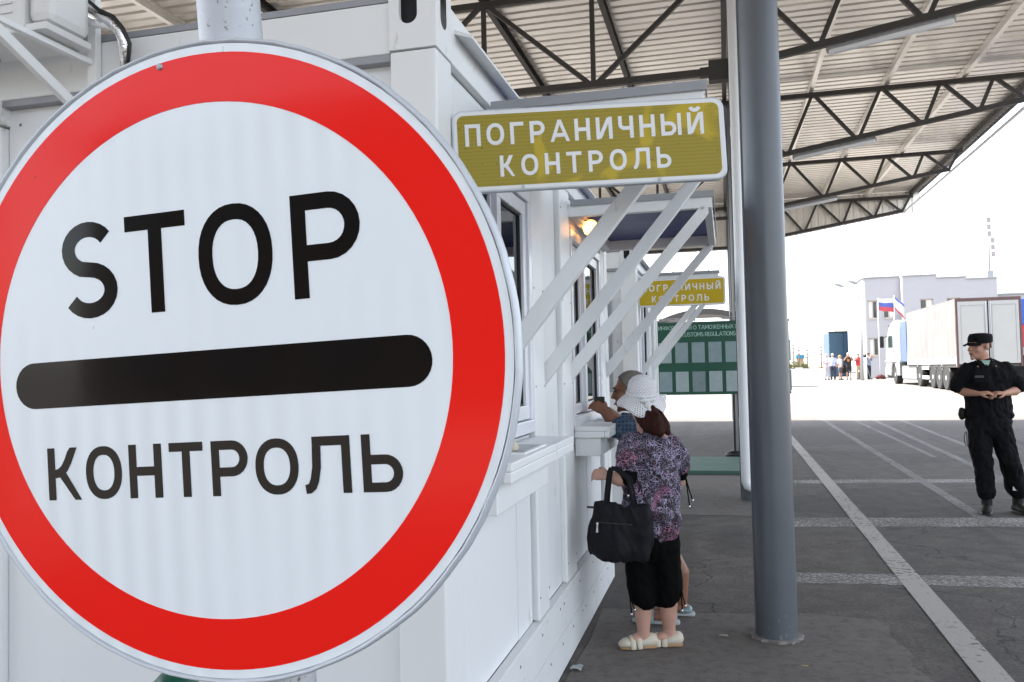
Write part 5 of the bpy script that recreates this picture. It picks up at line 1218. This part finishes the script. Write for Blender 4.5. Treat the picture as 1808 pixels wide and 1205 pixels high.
M().prism([(46.22,3.08),(46.72,2.72),(46.90,2.05),(46.93,2.05),(46.78,2.78),(46.28,3.12)], (XL+.12,0,0), (0,1,0), (0,0,1), (XR-XL-.24,0,0)).build('windscreen', paint('screen_glass', (.03,.045,.05), .06), cab)
M().box(XL+.06,XL+.35,46.1,46.45,3.42,3.50).build('sun_visor', MAT['black'], cab)
for x, sg in ((XL-.22,1),(XR+.22,-1)):
    mr_ = M().box(x-.10,x+.10,46.55,46.68,2.35,2.95).build('mirror', MAT['black'], cab, False, .03); M().bar((x+.08*sg,46.6,2.85),(x+.25*sg,46.5,2.95), .03,.03).build('mirror_arm', MAT['black'], mr_)
M().box(XL-.03,XR+.03,43.2,47.06,1.60,1.70).build('cab_step_panel', MAT['grey_trim'], cab, False, .02)
M().box(XL-.02,XL+.25,43.3,44.1,.95,1.60).build('step_box', tw, cab, False, .02); M().box(XL-.02,XR+.02,46.6,47.15,.80,1.35).build('front_bumper', tw, cab, False, .05)
m = M(); pts = [(XL+.15, 44.75+.62*math.cos(R(a)), gz(44.75)+.47+.62*math.sin(R(a))) for a in range(0,181,15)]; m.loft([(*p,.17,.01) for p in pts], 8, (0,.3,.9)); m.build('mudguard', tw, T, True)

# --- second vehicle glimpsed at the right edge
T2 = thing('trailer', (12.6,40,gz(40)), 'blue and red trailer back at the right edge behind the lorry', 'trailer')
t2r = paint('trailer_red', (.48,.03,.04), .4, 0, .1, 1.5)
M().box(11.62,14.0,38.0,48,3.0,4.05).build('upper_body', paint('trailer_blue', (.03,.10,.42), .4, 0, .1, 1.5), T2, False, .02); M().box(11.62,14.0,38.0,48,2.10,2.995).build('lower_body', t2r, T2, False, .02)
M().box(11.55,14.05,38.02,48,1.75,2.09).build('side_rail', tg, T2, False, .01)
put_text('315', 11.70, 12.75, 2.45, .42, .085, .01, MAT['white_cloth'], T2, parent_inv(T2) @ Matrix.Translation((0,37.995,0)))
for y in (39.2,40.4,46.5):
    for x in (11.85,13.75):
        w = M().lathe([(.30,-.14),(.46,-.15),(.5,-.1),(.5,.1),(.46,.15),(.30,.14)], (x,y,gz(y)+.49), 28, 'X').build('wheel', MAT['rubber'], T2, 35); M().lathe([(.3,0),(.28,-.1),(.1,-.06),(0,-.08)], (x,y,gz(y)+.49), 20, 'X').build('rim', tg, w, 30)
M().box(12.2,13.4,38.3,48,1.2,1.74).build('chassis', MAT['steel'], T2)
for x in (11.75,13.6): M().box(x,x+.22,37.96,38.015,1.85,1.98).build('tail_lamp', cloth('tail_lamp_red', (.5,.02,.02)), T2)

# --- customs building
B = thing('customs_building', (14,63,gz(63)), 'two storey pale building with rounded stair bay behind the lorry', 'building')
FW = MAT['wall_far']; wd = paint('window_dark', (.06,.065,.07), .1, 0, .2, 2); wf = paint('window_frame_tan', (.50,.45,.38), .6, 0, .05, 3); wc = paint('window_curtain', (.70,.70,.66), .8, 0, .1, 3)
def wall_seg(p0, p1, z0, z1, holes, name='wall'):
    """flat wall piece from p0 to p1 with real window openings (u0,u1,z0,z1) and their frames, sills and panes"""
    p0 = Vector((*p0,0)); p1 = Vector((*p1,0)); d = (p1-p0); L = d.length; d.normalize(); n = Vector((d.y,-d.x,0))
    us = sorted({0,L} | {h[0] for h in holes} | {h[1] for h in holes}); zs = sorted({z0,z1} | {h[2] for h in holes} | {h[3] for h in holes})
    m = M()
    for a, b_ in zip(us, us[1:]):
        for e, f in zip(zs, zs[1:]):
            if any(h[0] <= a+1e-6 and b_ <= h[1]+1e-6 and h[2] <= e+1e-6 and f <= h[3]+1e-6 for h in holes): continue
            q = [p0+d*a, p0+d*b_]; m.add([(*q[0][:2],e),(*q[1][:2],e),(*q[1][:2],f),(*q[0][:2],f)], [(0,1,2,3)])
    for h in holes:
        q0, q1 = p0+d*h[0], p0+d*h[1]; i0, i1 = q0-n*.22, q1-n*.22
        m.add([(*q0[:2],h[2]),(*q1[:2],h[2]),(*q1[:2],h[3]),(*q0[:2],h[3]),(*i0[:2],h[2]),(*i1[:2],h[2]),(*i1[:2],h[3]),(*i0[:2],h[3])], [(0,4,5,1),(1,5,6,2),(2,6,7,3),(3,7,4,0)])
    w = m.build(name, FW, B, False, 0, False)
    for h in holes:
        o = p0-n*.16; wn_ = (h[1]-h[0]); fm = M(); t = .07
        P = lambda u, z, k=0: (o + d*u + n*k)
        def rect(u0,u1,za,zb,k0,k1,mm):
            c = [o+d*u0+n*k0, o+d*u1+n*k0, o+d*u1+n*k1, o+d*u0+n*k1]; mm.add([(*v[:2],za) for v in c]+[(*v[:2],zb) for v in c], [(0,1,2,3),(4,7,6,5),(0,4,5,1),(1,5,6,2),(2,6,7,3),(3,7,4,0)])
        for (u0,u1,za,zb) in ((h[0],h[1],h[2],h[2]+t),(h[0],h[1],h[3]-t,h[3]),(h[0],h[0]+t,h[2]+t,h[3]-t),(h[1]-t,h[1],h[2]+t,h[3]-t),((h[0]+h[1])/2-t/2,(h[0]+h[1])/2+t/2,h[2]+t,h[3]-t)): rect(u0,u1,za,zb,-.03,.03,fm)
        wi = fm.build('window', wf, B)
        for k in (0,1):
            pm = M(); u0 = h[0]+t if k == 0 else (h[0]+h[1])/2+t/2; u1 = (h[0]+h[1])/2-t/2 if k == 0 else h[1]-t; rect(u0,u1,h[2]+t,h[3]-t,-.01,.005,pm); pm.build('pane', wd if (k+int(h[0]*7)) % 2 else wc, wi)
        sm = M(); rect(h[0]-.05,h[1]+.05,h[2]-.05,h[2]-.001,.0,.22,sm); sm.build('sill', wf, wi)
    return w
zb = .2
bay = [(9.28,63.6),(9.30,62.12),(9.42,62.03),(10.38,61.97),(11.40,61.97),(11.66,62.0)]
W2 = (4.65,5.90); W1 = (2.10,3.32)
hol = {2: [(.14,.78,*W2),(.14,.78,*W1)], 3: [(.17,.90,*W2)]}
for i, (a, c) in enumerate(zip(bay, bay[1:])): wall_seg(a, c, zb, 7.45, hol.get(i, []))
YM = 61.2; ms = ((11.66,13.80,7.40),(13.80,15.58,7.18),(15.58,17.42,7.03))
mh = ([(1.06,1.88,4.78,5.82)], [(.55,1.4,4.78,5.82)], [])
for (xa, xb, top), hs in zip(ms, mh):
    wall_seg((xa,YM), (xb,YM), zb, top, hs); M().box(xa,xb,YM-.08,YM+.35,top,top+.07).build('coping', MAT['grey_trim'], B)
wall_seg((11.66,62.4),(11.66,YM), zb, 7.40, [])
M().prism([(p[0],p[1]) for p in [(9.20,63.7),(9.22,62.08),(9.38,61.94),(10.38,61.88),(11.40,61.88),(11.655,61.91),(11.655,66),(9.20,66)]], (0,0,7.45), (1,0,0), (0,1,0), (0,0,.08)).build('coping', MAT['grey_trim'], B)
M().box(9.3,17.4,62.5,70,6.9,7.0).build('roof', MAT['grey_trim'], B)
wall_seg((17.42,YM),(17.42,70), zb, 7.03, []); wall_seg((9.28,70),(9.28,63.6), zb, 7.45, [])
ex_ = thing('annexe_building', (21,67,gz(67)), 'low pale annexe to the right of the two storey building', 'building'); 
M().box(17.5,26,62.6,69,.2,6.0).build('wall', FW, ex_); M().box(17.5,26.1,62.5,69.1,6.0,6.1).build('coping', MAT['grey_trim'], ex_)
for x in (20.2,22.6): M().box(x,x+1.0,62.57,62.6,4.2,5.2).build('window', wd, ex_)
am = thing('antenna_mast', (17.1,61.7,6.9), 'tall mast with stacked panel antennas on the building roof', 'antenna')
M().tube([(17.12,61.7,6.9),(17.22,61.7,11.15)], .05, 10).build('mast', MAT['grey_trim'], am, True); M().box(16.95,17.32,61.5,61.9,6.95,7.55).build('base_box', MAT['grey_trim'], am)
for k in range(6): M().box(17.16+(.09 if k > 2 else -.10),17.40+(.09 if k > 2 else -.10),61.58,61.65,10.78-.46*k,11.12-.46*k).build('panel', cloth('antenna_panel', (.34,.30,.31)), am)
wa = thing('whip_antenna', (12.9,61.5,7.4), 'thin whip antenna on the middle of the roof parapet', 'antenna'); M().tube([(12.88,61.5,7.4),(12.92,61.5,8.65)], .02, 6).build('rod', MAT['grey_trim'], wa, True); M().lathe([(.05,0),(.03,.15)], (12.88,61.5,7.45), 8).build('base', MAT['grey_trim'], wa)
# flags on leaning poles
def flag(x0, z0, x1, z1, label, cols, dirn, w, h, droop):
    f = thing('flag', (x0,57.5,z0), label, 'flag', 'flags on the building front'); M().tube([(x0,57.5,z0),(x1,57.5,z1)], .022, 8).build('pole', MAT['pipe_white'], f, True)
    p0 = Vector((x1,57.5,z1)); dn = (Vector((x0,57.5,z0))-p0).normalized(); n, k = 18, 3
    for c in range(3):
        vs = []
        for i in range(n+1):
            u = i/n
            for j in range(4):
                v = (cols[c][1] + (cols[c][2]-cols[c][1])*j/3)
                b_ = p0 + dn*(h*v); vs.append((b_.x + dirn*w*u, b_.y + .09*math.sin(u*7+v*1.5)*u, b_.z - droop*u - .05*math.sin(u*6)*u + (.10*(v-.5)*-u)))
        M().add(vs, [(i*4+j, (i+1)*4+j, (i+1)*4+j+1, i*4+j+1) for i in range(n) for j in range(3)]).build('stripe', cols[c][0], f, True)
    return f
fw_, fb_, fr_ = cloth('flag_white', (.6,.6,.61)), cloth('flag_blue', (.09,.12,.40)), cloth('flag_red', (.50,.07,.09))
flag(9.45,.55, 9.48,5.72, 'white, blue and red striped flag on the front of the building', [(fw_,0,.333),(fb_,.333,.667),(fr_,.667,1)], 1, .98, .76, .16)
flag(10.36,.55, 10.44,5.85, 'drooping white flag with blue and red edges', [(fb_,0,.16),(fw_,.16,.84),(fr_,.84,1)], 1, .60, .80, .72)

# --- blue gate shed, street lamp, poles, hut, kerb, fence, bushes
gt = thing('blue_shed', (9.2,72,gz(72)), 'tall dark blue metal gate shed behind the waiting people', 'shed'); bl = paint('blue_steel', (.035,.085,.14), .45, .1, .15, 1); zz = gz(72)
M().box(8.10,10.40,72.1,76,zz,4.15).build('body', bl, gt)
for a, c in ((8.12,9.20),(9.23,10.38)):
    M().box(a,c,72.03,72.1,zz+.05,4.12).build('gate_leaf', bl, gt, False, .01)
M().box(8.06,10.42,72.0,72.12,4.15,4.24).build('top_rail', MAT['steel'], gt); M().bar((8.72,72.5,4.2),(8.72,72.5,5.0), .04,.04).build('vent_pipe', MAT['steel'], gt)
sl = thing('street_lamp', (8.0,55,gz(55)), 'double armed street lamp before the rounded bay', 'street lamp'); z5 = gz(55)
M().tube([(8.02,55,z5),(8.10,55,5.6)], [.11,.07], 16).build('pole', MAT['lamp_grey'], sl, True)
for (ex1, ez1, ey1) in ((6.85,6.42,55.0),(7.72,6.62,55.5)):
    M().tube([(8.10,55,5.5),(8.0+(ex1-8.0)*.3,55+(ey1-55)*.3,5.85),(ex1+.3*(1 if ex1 < 7 else .1),ey1,ez1)], .028, 8).build('arm', MAT['lamp_grey'], sl, True)
    M().loft([(ex1+.28,ey1,ez1-.10,.06,.05),(ex1+.05,ey1,ez1+.02,.11,.07),(ex1-.22,ey1,ez1+.10,.07,.05)], 10).build('lamp_head', MAT['grey_trim'], sl, True)
z9 = gz(185)
for i, (x, top, lab) in enumerate(((13.85,6.1,'first distant utility pole beside the near column'),(14.95,5.7,'second distant utility pole just before the blue hut'),(16.6,4.9,'short distant utility pole right of the blue hut'),(19.4,5.5,'distant utility pole near the blue shed'))):
    up_ = thing('utility_pole', (x,187,z9), lab, 'utility pole', 'distant utility poles'); M().tube([(x,187,z9),(x,187,top)], .12, 8).build('pole', cloth('pole_wood', (.16,.13,.11)), up_, True)
    for k in range(3): M().box(x-.3,x+.3,186.95,187.05,top-.3-.75*k,top-.1-.75*k).build('cross_arm', cloth('pole_wood', (.16,.13,.11)), up_)
hu = thing('hut', (15.5,192,z9), 'small hut with blue roof far across the yard', 'hut'); M().box(14.9,16.3,192,194,z9,3.1).build('wall', cloth('hut_wall', (.36,.26,.20)), hu); M().prism([(14.7,3.1),(16.5,3.1),(16.4,3.9),(14.8,3.9)], (0,191.8,0), (1,0,0), (0,0,1), (0,2.6,0)).build('roof', cloth('hut_roof', (.04,.22,.38)), hu)
for k in range(6):
    x = 12.4 + k*1.5; c = ('white', (.6,.6,.58)) if k % 2 else ('dark', (.06,.06,.06))
    tag(M().box(x,x+1.48,184.0,184.35,gz(184),gz(184)+.22).build('kerb_block', cloth('kerb_'+c[0], c[1]), None, False, .03), f"{c[0]} painted kerb block in the far striped row, {('first','second','third','fourth','fifth','sixth')[k]} from the near column", 'kerb', 'striped kerb blocks along the far edge of the yard')
random.seed(9)
def bush(x, y, w, h, label):
    b = thing('bush', (x,y,gz(y)), label, 'bush', 'bushes at the far fence'); vs, fs = [], []
    for k in range(420):
        a = random.uniform(0,2*math.pi); rr2 = random.random()**.5; px_, py_, pz_ = x+w*rr2*math.cos(a), y+w*.7*rr2*math.sin(a), gz(y)+h*random.random()*(1-.6*rr2**2)
        u = Vector((random.gauss(0,1),random.gauss(0,1),random.gauss(0,1))).normalized()*.13; v = u.cross(Vector((random.gauss(0,1),random.gauss(0,1),random.gauss(0,1)))).normalized()*.09; c = Vector((px_,py_,pz_)); n = len(vs)
        vs += [c-u, c+v, c+u, c-v]; fs.append((n,n+1,n+2,n+3))
    M().add(vs, fs).build('crown', cloth('bush_leaf', (.12,.15,.04)), b); st = M()
    for k in range(5): st.tube([(x,y,gz(y)),(x+random.uniform(-.6,.6)*w,y,gz(y)+h*.7)], .03, 5)
    st.build('stem', cloth('pole_wood', (.16,.13,.11)), b)
bush(14.3,189,1.1,1.9,'green bush in front of the blue roofed hut'); bush(16.2,190,.9,1.3,'low green bush right of the hut'); bush(12.9,190,.8,1.5,'green bush beside the first distant pole')
fn = thing('wire_fence', (16,188,z9), 'thin wire fence along the far field', 'fence')
for k in range(14): M().bar((10+k*1.2,188.5,z9),(10+k*1.2,188.5,z9+1.5), .05,.05).build('post', MAT['steel'], fn)
for z in (.4,.9,1.4): M().tube([(10,188.5,z9+z),(26,188.5,z9+z)], .012, 5).build('wire', MAT['steel'], fn)
# dark roofed shelter beyond the board
sh = thing('shelter', (-1.2,42,gz(42)), 'dark arched shelter far behind the information board', 'shelter'); ap_ = [(-4.2+6.4*i/16, 3.45+.95*math.sin(math.pi*i/16)) for i in range(17)]
M().prism(ap_ + [(p[0], p[1]-.28) for p in reversed(ap_)], (0,41.8,0), (1,0,0), (0,0,1), (0,2.5,0)).build('roof', MAT['steel'], sh)
for x in (-4.1,2.1):
    for y in (42,44.1): M().bar((x,y,gz(y)),(x,y,3.4), .09,.09).build('post', MAT['steel'], sh)

# --- dark block added out of view behind the photographer, darkens the sign film's reflections
ob = thing('reflection_block', (-6,-18,0), 'dark block added behind the viewpoint to darken reflections in the stop sign', 'building')
M().box(-18,1.5,-26,-18,0,7.5).build('wall', paint('brown_render', (.10,.075,.06), .9, 0, .2, .5), ob); M().box(-18.2,1.7,-26.2,-17.8,7.5,7.8).build('roof', MAT['steel'], ob)
for k in range(6):
    for z in (1.2,4.4): w = M().box(-16.8+k*3,-15.2+k*3,-18.0,-17.95,z,z+1.6).build('window', wd, ob)
